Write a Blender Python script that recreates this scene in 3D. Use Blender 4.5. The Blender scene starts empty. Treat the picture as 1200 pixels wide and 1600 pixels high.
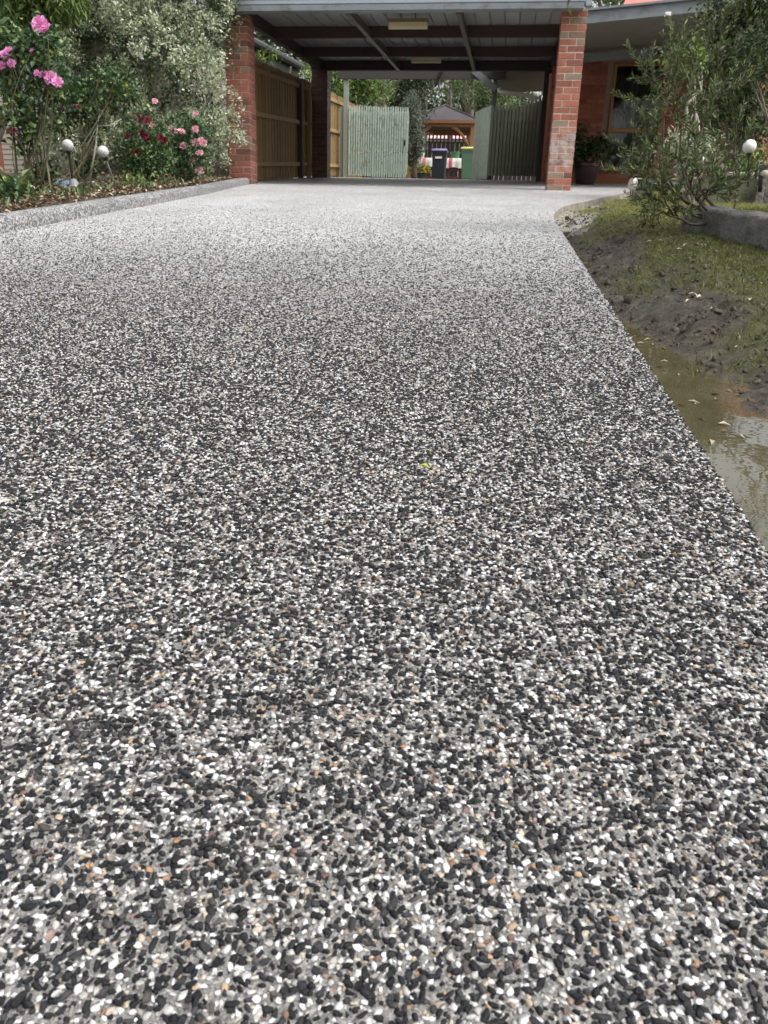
import bpy, bmesh, math, random
import numpy as np
from mathutils import Vector, Matrix, noise

SC = bpy.context.scene
COL = SC.collection
RNG = np.random.default_rng(7)
random.seed(7)

# ------------------------------------------------------------------ camera
F_PX, PITCH, ROLL, YAW, CAMH = 1210.0, 0.333, 0.0297, 0.1342, 0.48
cam = bpy.data.cameras.new('camera')
camo = bpy.data.objects.new('camera', cam)
COL.objects.link(camo)
_F = Vector((-math.sin(YAW), math.cos(YAW), 0)); _Z = Vector((0, 0, 1))
_R0 = Vector((math.cos(YAW), math.sin(YAW), 0))
_fw = _F * math.cos(PITCH) - _Z * math.sin(PITCH)
_U0 = _F * math.sin(PITCH) + _Z * math.cos(PITCH)
_R = _R0 * math.cos(ROLL) + _U0 * math.sin(ROLL)
_U = _U0 * math.cos(ROLL) - _R0 * math.sin(ROLL)
_m = Matrix((_R, _U, -_fw)).transposed().to_4x4()
_m.translation = Vector((0, 0, CAMH))
camo.matrix_world = _m
cam.sensor_fit = 'VERTICAL'; cam.sensor_height = 36.0
cam.lens = F_PX / 1600 * 36.0
cam.clip_start = 0.02; cam.clip_end = 500
cam.dof.use_dof = True; cam.dof.focus_distance = 1.35; cam.dof.aperture_fstop = 18.0
SC.camera = camo

# ------------------------------------------------------------------ sky and sun (bright overcast)
SUN_EL, SUN_AZ = math.radians(58), math.radians(112)   # azimuth clockwise from +Y: bright cloud high on the right
w = bpy.data.worlds.new('World'); SC.world = w; w.use_nodes = True
nt = w.node_tree; nt.nodes.clear()
sky = nt.nodes.new('ShaderNodeTexSky'); sky.sky_type = 'NISHITA'; sky.sun_disc = False
sky.sun_elevation = SUN_EL; sky.sun_rotation = SUN_AZ
sky.air_density = 1.0; sky.dust_density = 6.0; sky.ozone_density = 1.0
hs = nt.nodes.new('ShaderNodeHueSaturation'); hs.inputs['Saturation'].default_value = 0.22
bg = nt.nodes.new('ShaderNodeBackground'); bg.inputs['Strength'].default_value = 0.15
wo = nt.nodes.new('ShaderNodeOutputWorld')
nt.links.new(sky.outputs[0], hs.inputs['Color']); nt.links.new(hs.outputs[0], bg.inputs[0]); nt.links.new(bg.outputs[0], wo.inputs[0])
sun = bpy.data.lights.new('sun', 'SUN'); sun.energy = 0.7; sun.angle = math.radians(30); sun.color = (1.0, 0.97, 0.93)
suno = bpy.data.objects.new('sun', sun); COL.objects.link(suno)
suno.rotation_euler = Vector((-math.sin(SUN_AZ) * math.cos(SUN_EL), -math.cos(SUN_AZ) * math.cos(SUN_EL), -math.sin(SUN_EL))).to_track_quat('-Z', 'Y').to_euler()
suno.location = (0, -5, 20)
SC.view_settings.view_transform = 'Standard'; SC.view_settings.look = 'None'
SC.view_settings.exposure = 0.9; SC.view_settings.gamma = 1.0
SC.render.engine = 'CYCLES'
SC.cycles.use_denoising = True
SC.cycles.max_bounces = 8; SC.cycles.transparent_max_bounces = 8
SC.cycles.caustics_reflective = False; SC.cycles.caustics_refractive = False

# ------------------------------------------------------------------ ground profile and pixel helper
_Z0 = .1124 * 12.65 - .000736 * 12.65 ** 2
_Z1 = _Z0 + .0938 * 5.75
_Z2 = _Z1 + .08 * 3.1
def gz(y):
    if y < 12.65: return .1124 * y - .000736 * y * y
    if y < 18.4: return _Z0 + .0938 * (y - 12.65)
    if y < 21.5: return _Z1 + .08 * (y - 18.4)
    if y < 36: return _Z2 + .065 * (y - 21.5)
    return _Z2 + .065 * 14.5
gzv = np.vectorize(gz)
def at(u, v, y):
    """world point seen at photo pixel (u, v) when it stands y metres up the drive"""
    x2, y2 = u - 600, 800 - v
    xx = x2 * math.cos(ROLL) - y2 * math.sin(ROLL); yy = y2 * math.cos(ROLL) + x2 * math.sin(ROLL)
    Y = F_PX * math.cos(PITCH) + yy * math.sin(PITCH); Z = yy * math.cos(PITCH) - F_PX * math.sin(PITCH)
    dx = xx * math.cos(YAW) - Y * math.sin(YAW); dy = xx * math.sin(YAW) + Y * math.cos(YAW)
    return Vector((dx / dy * y, y, CAMH + Z / dy * y))

# ------------------------------------------------------------------ generic helpers
def tag(o, label=None, cat=None, group=None, kind=None):
    if label: o['label'] = label
    if cat: o['category'] = cat
    if group: o['group'] = group
    if kind: o['kind'] = kind
    return o
def empty(name, loc=(0, 0, 0), label=None, cat=None, group=None):
    o = bpy.data.objects.new(name, None); o.empty_display_size = .1; COL.objects.link(o); o.location = loc
    return tag(o, label, cat, group)
def link(name, me, parent=None, loc=None, rot=None, mat=None):
    o = bpy.data.objects.new(name, me); COL.objects.link(o)
    if mat is not None and not me.materials: me.materials.append(mat)
    if parent is not None:
        o.parent = parent
        o.matrix_parent_inverse = Matrix.Translation(-parent_world(parent))
    if loc is not None: o.location = loc
    if rot is not None: o.rotation_euler = rot
    return o
def parent_world(p):
    v = Vector(p.location); q = p
    while q.parent is not None: q = q.parent
    # all parents used here are unrotated; children are given in world coordinates
    return Vector(p.location) if p.parent is None else Vector(p.location)
class MB:
    def __init__(s): s.v = []; s.f = []; s.m = []; s.cm = 0
    def add(s, vs, fs):
        b = len(s.v); s.v += [tuple(v) for v in vs]
        s.f += [tuple(b + i for i in f) for f in fs]; s.m += [s.cm] * len(fs)
        return s
    def box(s, lo, hi, mat=None):
        x0, y0, z0 = lo; x1, y1, z1 = hi
        vs = [Vector(p) for p in ((x0, y0, z0), (x1, y0, z0), (x1, y1, z0), (x0, y1, z0), (x0, y0, z1), (x1, y0, z1), (x1, y1, z1), (x0, y1, z1))]
        if mat is not None: vs = [mat @ v for v in vs]
        return s.add(vs, [(3, 2, 1, 0), (4, 5, 6, 7), (0, 1, 5, 4), (1, 2, 6, 5), (2, 3, 7, 6), (3, 0, 4, 7)])
    def bevbox(s, lo, hi, b=.004, mat=None):
        """box with chamfered edges"""
        c = [(l + h) / 2 for l, h in zip(lo, hi)]; e = [(h - l) / 2 for l, h in zip(lo, hi)]
        b = min(b, min(e) * .8); vs = []; idx = {}
        for sx in (-1, 1):
            for sy in (-1, 1):
                for sz in (-1, 1):
                    for ax in range(3):
                        q = [sx * (e[0] - (b if ax != 0 else 0)), sy * (e[1] - (b if ax != 1 else 0)), sz * (e[2] - (b if ax != 2 else 0))]
                        idx[(sx, sy, sz, ax)] = len(vs); vs.append(Vector([q[i] + c[i] for i in range(3)]))
        fs = []
        def P(a, sa, pairs):
            out = []
            for p_ in pairs:
                k = [0, 0, 0]; k[a] = sa; o = [i for i in range(3) if i != a]; k[o[0]], k[o[1]] = p_
                out.append(idx[(k[0], k[1], k[2], a)])
            return out
        for a in range(3):
            for sa in (-1, 1): fs.append(tuple(P(a, sa, [(-1, -1), (1, -1), (1, 1), (-1, 1)])))
        for a in range(3):
            o = [i for i in range(3) if i != a]
            for s0 in (-1, 1):
                for s1 in (-1, 1):
                    q = []
                    for sa, ax in ((-1, o[0]), (1, o[0]), (1, o[1]), (-1, o[1])):
                        k = [0, 0, 0]; k[a] = sa; k[o[0]] = s0; k[o[1]] = s1
                        q.append(idx[(k[0], k[1], k[2], ax)])
                    fs.append(tuple(q))
        for sx in (-1, 1):
            for sy in (-1, 1):
                for sz in (-1, 1): fs.append((idx[(sx, sy, sz, 0)], idx[(sx, sy, sz, 1)], idx[(sx, sy, sz, 2)]))
        if mat is not None: vs = [mat @ v for v in vs]
        return s.add(vs, fs)
    def tube(s, pts, rad, n=8, caps=True):
        pts = [Vector(p) for p in pts]
        if not hasattr(rad, '__len__'): rad = [rad] * len(pts)
        rings = []; prev = None
        for i, p in enumerate(pts):
            t = (pts[min(i + 1, len(pts) - 1)] - pts[max(i - 1, 0)])
            t = t.normalized() if t.length > 1e-9 else Vector((0, 0, 1))
            if prev is None: a = t.orthogonal().normalized()
            else:
                a = prev - t * prev.dot(t); a = a.normalized() if a.length > 1e-6 else t.orthogonal().normalized()
            prev = a; b = t.cross(a)
            rings.append([p + (a * math.cos(2 * math.pi * k / n) + b * math.sin(2 * math.pi * k / n)) * rad[i] for k in range(n)])
        vs = [v for r in rings for v in r]; fs = []
        for i in range(len(rings) - 1):
            for k in range(n):
                fs.append((i * n + k, i * n + (k + 1) % n, (i + 1) * n + (k + 1) % n, (i + 1) * n + k))
        if caps: fs += [tuple(range(n - 1, -1, -1)), tuple((len(rings) - 1) * n + k for k in range(n))]
        return s.add(vs, fs)
    def lathe(s, prof, c, n=20):
        """prof: list of (r, z), around vertical axis through c"""
        c = Vector(c); vs = []; fs = []
        for r, z in prof: vs += [c + Vector((r * math.cos(2 * math.pi * k / n), r * math.sin(2 * math.pi * k / n), z)) for k in range(n)]
        for i in range(len(prof) - 1):
            for k in range(n): fs.append((i * n + k, i * n + (k + 1) % n, (i + 1) * n + (k + 1) % n, (i + 1) * n + k))
        fs += [tuple(range(n - 1, -1, -1)), tuple((len(prof) - 1) * n + k for k in range(n))]
        return s.add(vs, fs)
    def sphere(s, c, r, nu=16, nv=10, sc=(1, 1, 1)):
        prof = [(max(math.sin(math.pi * i / nv), .002) * r, -math.cos(math.pi * i / nv) * r) for i in range(nv + 1)]
        b = len(s.v); s.lathe(prof, c, nu); c = Vector(c)
        if sc != (1, 1, 1):
            for i in range(b, len(s.v)):
                d = Vector(s.v[i]) - c; s.v[i] = (c.x + d.x * sc[0], c.y + d.y * sc[1], c.z + d.z * sc[2])
        return s
    def extrude(s, prof, path, closed=False):
        """prof: list of (side, up); path: 3-D points; side is to the left of travel"""
        path = [Vector(p) for p in path]; n = len(prof); vs = []; fs = []
        for i, p in enumerate(path):
            t = path[min(i + 1, len(path) - 1)] - path[max(i - 1, 0)]; t.z = 0; t.normalize()
            sd = Vector((-t.y, t.x, 0))
            vs += [p + sd * a + Vector((0, 0, b)) for a, b in prof]
        m = n if closed else n - 1
        for i in range(len(path) - 1):
            for k in range(m): fs.append((i * n + k, i * n + (k + 1) % n, (i + 1) * n + (k + 1) % n, (i + 1) * n + k))
        if closed: fs += [tuple(range(n)), tuple((len(path) - 1) * n + k for k in range(n - 1, -1, -1))]
        return s.add(vs, fs)
    def mesh(s, name, mats=None, smooth=False):
        me = bpy.data.meshes.new(name); me.from_pydata(s.v, [], s.f); me.validate()
        if mats is not None:
            for m in (mats if isinstance(mats, (list, tuple)) else [mats]): me.materials.append(m)
        if len(me.materials) > 1 and len(s.m) == len(me.polygons): me.polygons.foreach_set('material_index', s.m)
        bm = bmesh.new(); bm.from_mesh(me); bmesh.ops.recalc_face_normals(bm, faces=bm.faces); bm.to_mesh(me); bm.free()
        if smooth: me.shade_smooth()
        return me
    def build(s, name, mats, parent=None, smooth=False, angle=None):
        me = s.mesh(name, mats, smooth or angle is not None)
        if angle is not None: me.set_sharp_from_angle(angle=math.radians(angle))
        return link(name, me, parent)

# ------------------------------------------------------------------ materials
class NT:
    def __init__(s, name):
        s.mat = bpy.data.materials.new(name); s.mat.use_nodes = True; s.t = s.mat.node_tree
        s.b = s.t.nodes['Principled BSDF']; s.out = s.t.nodes['Material Output']
    def n(s, typ, **kw):
        nd = s.t.nodes.new(typ)
        for k, v in kw.items():
            if k.startswith('i_'):
                key = k[2:]; key = int(key) if key.isdigit() else key.replace('_', ' ')
                nd.inputs[key].default_value = v
            else: setattr(nd, k, v)
        return nd
    def l(s, a, b): s.t.links.new(a, b)
    def ramp(s, fac, stops, interp='LINEAR'):
        r = s.n('ShaderNodeValToRGB'); r.color_ramp.interpolation = interp
        e = r.color_ramp.elements
        while len(e) < len(stops): e.new(.5)
        for el, (p, c) in zip(e, stops): el.position = p; el.color = (*c, 1) if len(c) == 3 else c
        s.l(fac, r.inputs[0]); return r.outputs[0]
    def mix(s, fac, a, b, typ='MIX'):
        m = s.n('ShaderNodeMix', data_type='RGBA', blend_type=typ)
        for src, i in ((fac, 0), (a, 6), (b, 7)):
            if hasattr(src, 'links') or hasattr(src, 'is_linked'): s.l(src, m.inputs[i])
            elif i == 0: m.inputs[0].default_value = src
            else: m.inputs[i].default_value = (*src, 1) if len(src) == 3 else src
        return m.outputs[2]
    def coords(s, world=True, jitter=True):
        if world: return s.n('ShaderNodeNewGeometry').outputs['Position']
        tc = s.n('ShaderNodeTexCoord').outputs['Object']
        if not jitter: return tc
        oi = s.n('ShaderNodeObjectInfo'); mu = s.n('ShaderNodeMath', operation='MULTIPLY', i_1=37.0); s.l(oi.outputs['Random'], mu.inputs[0])
        va = s.n('ShaderNodeVectorMath', operation='ADD'); s.l(tc, va.inputs[0]); s.l(mu.outputs[0], va.inputs[1]); return va.outputs[0]
    def noise(s, co, scale, detail=4, rough=.55, stretch=None):
        if stretch:
            mp = s.n('ShaderNodeMapping'); mp.inputs['Scale'].default_value = stretch; s.l(co, mp.inputs[0]); co = mp.outputs[0]
        nz = s.n('ShaderNodeTexNoise'); nz.inputs['Scale'].default_value = scale; nz.inputs['Detail'].default_value = detail; nz.inputs['Roughness'].default_value = rough
        s.l(co, nz.inputs['Vector']); return nz.outputs[0]
    def bump(s, h, strength=.3, dist=.01):
        b = s.n('ShaderNodeBump', i_Strength=strength, i_Distance=dist); s.l(h, b.inputs['Height']); s.l(b.outputs[0], s.b.inputs['Normal'])
    def math(s, op, a, b=None):
        m = s.n('ShaderNodeMath', operation=op)
        for src, i in ((a, 0), (b, 1)):
            if src is None: continue
            if isinstance(src, (int, float)): m.inputs[i].default_value = src
            else: s.l(src, m.inputs[i])
        return m.outputs[0]
def sc3(c, k): return tuple(min(1, x * k) for x in c)
def simple(name, col, rough=.6, var=.25, scale=6, stretch=None, bump=.15, bscale=60, bdist=.003, metal=0, objvar=0., spec=.5, coat=0, world=True, dirt=None):
    N = NT(name); co = N.coords(world)
    f = N.noise(co, scale, 5, .6, stretch)
    c = N.ramp(f, [(.25, sc3(col, 1 - var)), (.75, sc3(col, 1 + var))])
    if objvar:
        r = N.n('ShaderNodeObjectInfo').outputs['Random']
        c = N.mix(1.0, c, N.ramp(r, [(0, (1 - objvar,) * 3), (1, (1, 1, 1))]), 'MULTIPLY')
    if dirt:
        d = N.ramp(N.noise(co, dirt[1], 6, .65), [(.5, (0, 0, 0)), (.68, (1, 1, 1))])
        c = N.mix(d, c, dirt[0])
    N.l(c, N.b.inputs['Base Color'])
    N.b.inputs['Metallic'].default_value = metal; N.b.inputs['Specular IOR Level'].default_value = spec
    N.l(N.ramp(f, [(.2, (max(rough - .08, .03),) * 3), (.8, (min(rough + .08, 1),) * 3)]), N.b.inputs['Roughness'])
    if coat: N.b.inputs['Coat Weight'].default_value = coat; N.b.inputs['Coat Roughness'].default_value = .15
    if bump: N.bump(N.noise(co, bscale, 4, .6, stretch), bump, bdist)
    return N.mat
def leafmat(name, stops, rough=.45, trans=.25):
    N = NT(name)
    a = N.n('ShaderNodeAttribute', attribute_name='tint')
    c = N.ramp(a.outputs['Fac'], stops)
    N.l(c, N.b.inputs['Base Color']); N.b.inputs['Roughness'].default_value = rough; N.b.inputs['Specular IOR Level'].default_value = .4
    tr = N.n('ShaderNodeBsdfTranslucent'); N.l(c, tr.inputs[0])
    mx = N.n('ShaderNodeMixShader'); mx.inputs[0].default_value = trans
    N.l(N.b.outputs[0], mx.inputs[1]); N.l(tr.outputs[0], mx.inputs[2]); N.l(mx.outputs[0], N.out.inputs[0])
    return N.mat
def brickmat(name, stops, rough=.75, stain=None, spec=.3):
    N = NT(name); co = N.coords(world=False)
    r = N.n('ShaderNodeObjectInfo').outputs['Random']
    c = N.ramp(r, stops, 'LINEAR')
    f = N.noise(co, 22, 6, .7)
    c = N.mix(1.0, c, N.ramp(f, [(.25, (.62, .6, .58)), (.75, (1.2, 1.15, 1.1))]), 'MULTIPLY')
    sp = N.noise(co, 240, 2, .5)
    c = N.mix(N.ramp(sp, [(.62, (0, 0, 0)), (.72, (.6, .6, .6))]), c, (.10, .06, .05))
    if stain:   # pale salts blooming on a band of courses
        po = N.n('ShaderNodeNewGeometry').outputs['Position']; sx = N.n('ShaderNodeSeparateXYZ'); N.l(po, sx.inputs[0])
        band = N.ramp(N.n('ShaderNodeMapRange', i_1=stain[0], i_2=stain[1]).outputs[0], [(0, (0, 0, 0)), (.25, (1, 1, 1)), (.6, (1, 1, 1)), (1, (0, 0, 0))])
        mr = band.node.inputs[0].links[0].from_node; N.l(sx.outputs['Z'], mr.inputs[0])
        amt = N.mix(1.0, band, N.ramp(N.noise(po, 9, 4, .6), [(.35, (0, 0, 0)), (.65, (.75, .75, .75))]), 'MULTIPLY')
        c = N.mix(amt, c, (.62, .54, .50))
    N.l(c, N.b.inputs['Base Color']); N.b.inputs['Roughness'].default_value = rough; N.b.inputs['Specular IOR Level'].default_value = spec
    N.bump(N.noise(co, 130, 5, .7), .5, .004)
    return N.mat

M_mortar = simple('mortar', (.60, .56, .50), .9, .2, 30, bump=.5, bscale=200)
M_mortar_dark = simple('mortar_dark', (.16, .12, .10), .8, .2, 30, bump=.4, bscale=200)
BR = [(0, (.20, .085, .065)), (.2, (.38, .15, .105)), (.5, (.47, .185, .125)), (.72, (.35, .15, .11)), (.86, (.27, .19, .145)), (1, (.34, .27, .20))]
M_brick = brickmat('red_brick', BR, stain=(1.5, 2.25))
M_brick_l = brickmat('shade_darkened_brick', [(0, (.16, .075, .058)), (.35, (.31, .12, .085)), (.65, (.38, .145, .10)), (.85, (.25, .12, .09)), (1, (.27, .18, .135))])  # red brick copy, darkened for hedge shade on the left pillar
M_mortar_l = simple('shade_darkened_mortar', (.36, .32, .28), .9, .2, 30, bump=.5, bscale=200)  # mortar darkened along with the left pillar's painted shade
M_brick_dk = brickmat('dark_glossy_brick', [(0, (.08, .04, .035)), (.5, (.13, .055, .045)), (1, (.17, .07, .055))], rough=.38, spec=.5)  # darker, glossier bricks than on the front pillars
M_mortar_h = simple('house_mortar', (.30, .22, .17), .9, .2, 30, bump=.4, bscale=200)
M_brick_h = brickmat('house_brick', [(0, (.27, .085, .055)), (.5, (.38, .12, .078)), (1, (.44, .17, .115))], rough=.7)
M_fascia = simple('steel_blue_sheet', (.31, .35, .385), .35, .08, 3, (1, 8, 8), .05, 90, spec=.5)
M_gutter = simple('grey_gutter', (.20, .22, .24), .4, .12, 4, bump=.05, dirt=((.12, .12, .11), 5))
M_ceil = simple('roof_sheet_underside', (.33, .33, .315), .5, .1, 5, bump=.03, objvar=.12)
M_beam = simple('brown_beam', (.05, .026, .022), .5, .25, 8, (1, 12, 12), .25, 60)
M_beam_k = simple('dark_beam', (.03, .022, .02), .55, .25, 8, bump=.2)
M_rafter = simple('rafter_paint', (.085, .055, .047), .45, .2, 8, bump=.1)
M_lampbody = simple('batten_cream', (.55, .48, .30), .5, .1, 8, bump=.02)
M_lampdark = simple('batten_brown', (.20, .14, .08), .6, .15, 8, bump=.05)
M_paling = simple('treated_pine', (.29, .185, .075), .75, .3, 9, (6, 6, .8), .4, 70, .003, objvar=.35, world=False)
M_rail = simple('pine_rail', (.36, .24, .11), .75, .25, 9, (6, .8, 6), .35, 70, objvar=.2)
M_post_dk = simple('brown_post', (.06, .035, .03), .6, .2, 10, bump=.2)
M_sage = simple('sage_paint', (.46, .56, .475), .6, .12, 12, (5, 5, .6), .2, 80, objvar=.16, world=False, dirt=((.22, .25, .19), 7))
M_sage_dk = simple('shaded_sage_paint', (.19, .215, .15), .6, .15, 12, (5, 5, .6), .2, 80, objvar=.22, world=False)  # copy of the sage paint with roof shade put into its colour
M_sage_post = simple('sage_post_paint', (.25, .29, .245), .6, .15, 8, (4, 4, .5), .2, 80)
M_taupe = simple('taupe_beam', (.04, .036, .03), .65, .15, 8, bump=.15)
M_charcoal = simple('charcoal_paint', (.055, .06, .058), .55, .15, 8, bump=.1)
M_verdk0 = simple('grey_brace', (.13, .14, .135), .6, .15, 5, bump=.1)
M_iron = simple('black_iron', (.02, .02, .02), .5, .1, 10, bump=.05)
M_timber = simple('orange_timber', (.36, .165, .075), .5, .2, 8, (5, 5, .7), .25, 60)
M_shingle = simple('grey_shingle', (.13, .12, .125), .85, .3, 18, bump=.6, bscale=45, bdist=.02)
M_soil = None

# ------------------------------------------------------------------ foliage helpers
def leaf_object(name, P, D, Nn, L, W, tint, mat, parent=None, fold=.25, jag=0):
    n = len(P)
    D = D / (np.linalg.norm(D, axis=1, keepdims=True) + 1e-9)
    S = np.cross(D, Nn); S /= (np.linalg.norm(S, axis=1, keepdims=True) + 1e-9)
    U = np.cross(S, D)
    L = np.broadcast_to(np.asarray(L, float).reshape(-1, 1), (n, 1)); W = np.broadcast_to(np.asarray(W, float).reshape(-1, 1), (n, 1))
    v = np.empty((n, 4, 3))
    v[:, 0] = P; v[:, 2] = P + D * L - U * L * .12
    v[:, 1] = P + D * L * .45 + S * W * .5 + U * W * fold
    v[:, 3] = P + D * L * .45 - S * W * .5 + U * W * fold
    me = bpy.data.meshes.new(name)
    me.vertices.add(n * 4); me.vertices.foreach_set('co', v.reshape(-1).astype(np.float32))
    idx = np.arange(n)[:, None] * 4 + np.array([[0, 1, 2, 0, 2, 3]])
    me.loops.add(n * 6); me.loops.foreach_set('vertex_index', idx.reshape(-1).astype(np.int32))
    me.polygons.add(n * 2); me.polygons.foreach_set('loop_start', np.arange(0, n * 6, 3, dtype=np.int32))
    me.update(calc_edges=True)
    at_ = me.attributes.new('tint', 'FLOAT', 'FACE'); at_.data.foreach_set('value', np.repeat(np.clip(tint, 0, 1), 2).astype(np.float32))
    me.materials.append(mat)
    return link(name, me, parent)
def unit(rng, n):
    d = rng.normal(size=(n, 3)); return d / np.linalg.norm(d, axis=1, keepdims=True)
def lobed(rng, lobes, nclump, per, sigma, shell=(.55, 1.05)):
    """leaf points in clumps through a set of ellipsoid lobes; returns points and outward directions"""
    lobes = np.array(lobes, float); area = (lobes[:, 3] * lobes[:, 4] + lobes[:, 3] * lobes[:, 5] + lobes[:, 4] * lobes[:, 5])
    k = rng.choice(len(lobes), nclump, p=area / area.sum())
    d = unit(rng, nclump); rr = rng.uniform(shell[0], shell[1], (nclump, 1))
    c = lobes[k, :3] + d * lobes[k, 3:] * rr
    cs = rng.uniform(.6, 1.4, (nclump, 1))
    P = np.repeat(c, per, 0) + rng.normal(size=(nclump * per, 3)) * sigma * np.repeat(cs, per, 0)
    O = np.repeat(d, per, 0)
    tb = np.repeat(rng.uniform(-.15, .15, nclump), per)
    return P, O, tb
def scatter_leaves(name, rng, P, O, tb, L, W, mat, parent, out=.6, up=.15, tint=(.5, .22), droop=0):
    n = len(P)
    D = O * out + unit(rng, n) * .8 + np.array([0, 0, up - droop])
    Nn = unit(rng, n) * .6 + np.array([0, 0, .8]) + O * .4
    l = L * rng.uniform(.6, 1.25, n); w_ = W * rng.uniform(.7, 1.2, n)
    t = tint[0] + tb + rng.normal(size=n) * tint[1]
    return leaf_object(name, P, D, Nn, l, w_, t, mat, parent)
def grow(mb, rng, base, direction, length, r, depth, tips, spread=.6, kids=(2, 3), up=.25, seg=4, shrink=.68):
    p = Vector(base); d = Vector(direction).normalized(); pts = [p.copy()]; rad = [r]
    for i in range(seg):
        d = (d + Vector(rng.normal(size=3)) * .13 + Vector((0, 0, up * .12))).normalized()
        p = p + d * (length / seg); pts.append(p.copy()); rad.append(r * (1 - .4 * (i + 1) / seg))
    mb.tube(pts, rad, 7 if r > .02 else 5)
    tips.append((pts[-1], d.copy(), depth))
    if depth > 0:
        for k in range(rng.integers(kids[0], kids[1] + 1)):
            q = pts[rng.integers(max(1, seg - 2), seg + 1)]
            nd = (d + Vector(rng.normal(size=3)) * spread + Vector((0, 0, up))).normalized()
            grow(mb, rng, q, nd, length * shrink * rng.uniform(.8, 1.2), rad[-1] * .75, depth - 1, tips, spread, kids, up, seg, shrink)
M_bark = simple('grey_bark', (.20, .17, .14), .9, .35, 14, (3, 3, 1), .7, 40, .01)
M_bark_br = simple('brown_bark', (.085, .058, .042), .85, .3, 18, (3, 3, 1), .6, 60, .006)
M_stem = simple('green_stem', (.12, .11, .055), .7, .3, 20, bump=.3)
M_stem_w = simple('pale_stem', (.55, .52, .45), .7, .2, 20, bump=.3)
G = lambda *c: c
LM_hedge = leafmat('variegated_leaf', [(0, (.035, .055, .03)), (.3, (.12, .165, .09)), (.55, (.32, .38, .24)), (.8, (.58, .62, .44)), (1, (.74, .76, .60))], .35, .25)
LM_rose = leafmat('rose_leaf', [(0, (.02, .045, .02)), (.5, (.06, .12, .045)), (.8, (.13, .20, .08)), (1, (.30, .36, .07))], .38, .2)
LM_lime = leafmat('lime_leaf', [(0, (.05, .10, .02)), (.5, (.13, .21, .05)), (1, (.33, .42, .12))], .4, .3)
LM_bottle = leafmat('narrow_leaf', [(0, (.018, .032, .015)), (.45, (.065, .10, .038)), (.8, (.16, .215, .075)), (1, (.36, .40, .15))], .42, .15)
LM_dark = leafmat('dark_leaf', [(0, (.008, .018, .008)), (.5, (.030, .056, .022)), (1, (.10, .145, .05))], .45, .2)
LM_grey = leafmat('grey_green_leaf', [(0, (.06, .08, .06)), (.5, (.16, .19, .15)), (1, (.30, .34, .26))], .55, .2)
LM_gum = leafmat('gum_leaf', [(0, (.05, .08, .03)), (.5, (.12, .18, .07)), (1, (.30, .36, .18))], .5, .35)
LM_mix = leafmat('mixed_leaf', [(0, (.02, .04, .018)), (.5, (.08, .125, .05)), (.75, (.20, .24, .11)), (1, (.55, .56, .30))], .4, .2)
LM_grass = leafmat('grass_blade', [(0, (.06, .062, .022)), (.5, (.17, .18, .05)), (1, (.44, .45, .16))], .6, .3)
LM_litter = leafmat('dead_leaf', [(0, (.09, .06, .035)), (.4, (.22, .16, .10)), (.75, (.42, .34, .24)), (1, (.62, .55, .42))], .8, .1)
LM_crim = leafmat('crimson_petal', [(0, (.10, .004, .018)), (.6, (.22, .008, .035)), (1, (.36, .03, .08))], .5, .15)
LM_pink = leafmat('pink_petal', [(0, (.66, .24, .33)), (.6, (.80, .46, .52)), (1, (.90, .68, .70))], .5, .3)
LM_pinkm = leafmat('mauve_pink_petal', [(0, (.70, .20, .48)), (.6, (.82, .38, .66)), (1, (.92, .62, .82))], .5, .3)
LM_yellow = leafmat('yellow_petal', [(0, (.6, .36, .01)), (.6, (.8, .58, .03)), (1, (.25, .32, .06))], .5, .3)

# ================================================================== SETTING
def interp(y, pts):
    return float(np.interp(y, [p[0] for p in pts], [p[1] for p in pts]))
R_EDGE = [(-3, .37), (6.0, .37), (6.4, .372), (6.8, .383), (7.1, .402), (7.4, .43), (7.8, .482), (8.25, .553), (8.6, .63), (9.0, .75), (9.6, .93), (10.4, 1.15), (11.2, 1.39), (12.4, 1.68), (13.5, 1.94)]
L_KERB = [(-3, -2.6), (1, -2.68), (3, -2.76), (4.35, -2.85), (5.2, -2.93), (6.1, -3.02), (7.2, -3.12), (8.35, -3.26), (9.3, -3.38), (10.2, -3.54), (11.1, -3.70), (11.9, -3.85), (12.7, -3.96)]
def right_edge(y): return interp(y, R_EDGE) if y < 13.5 else (4.6 if y < 18.0 else .85)
def left_edge(y): return interp(y, L_KERB) - .02 if y < 12.7 else -4.36

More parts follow.
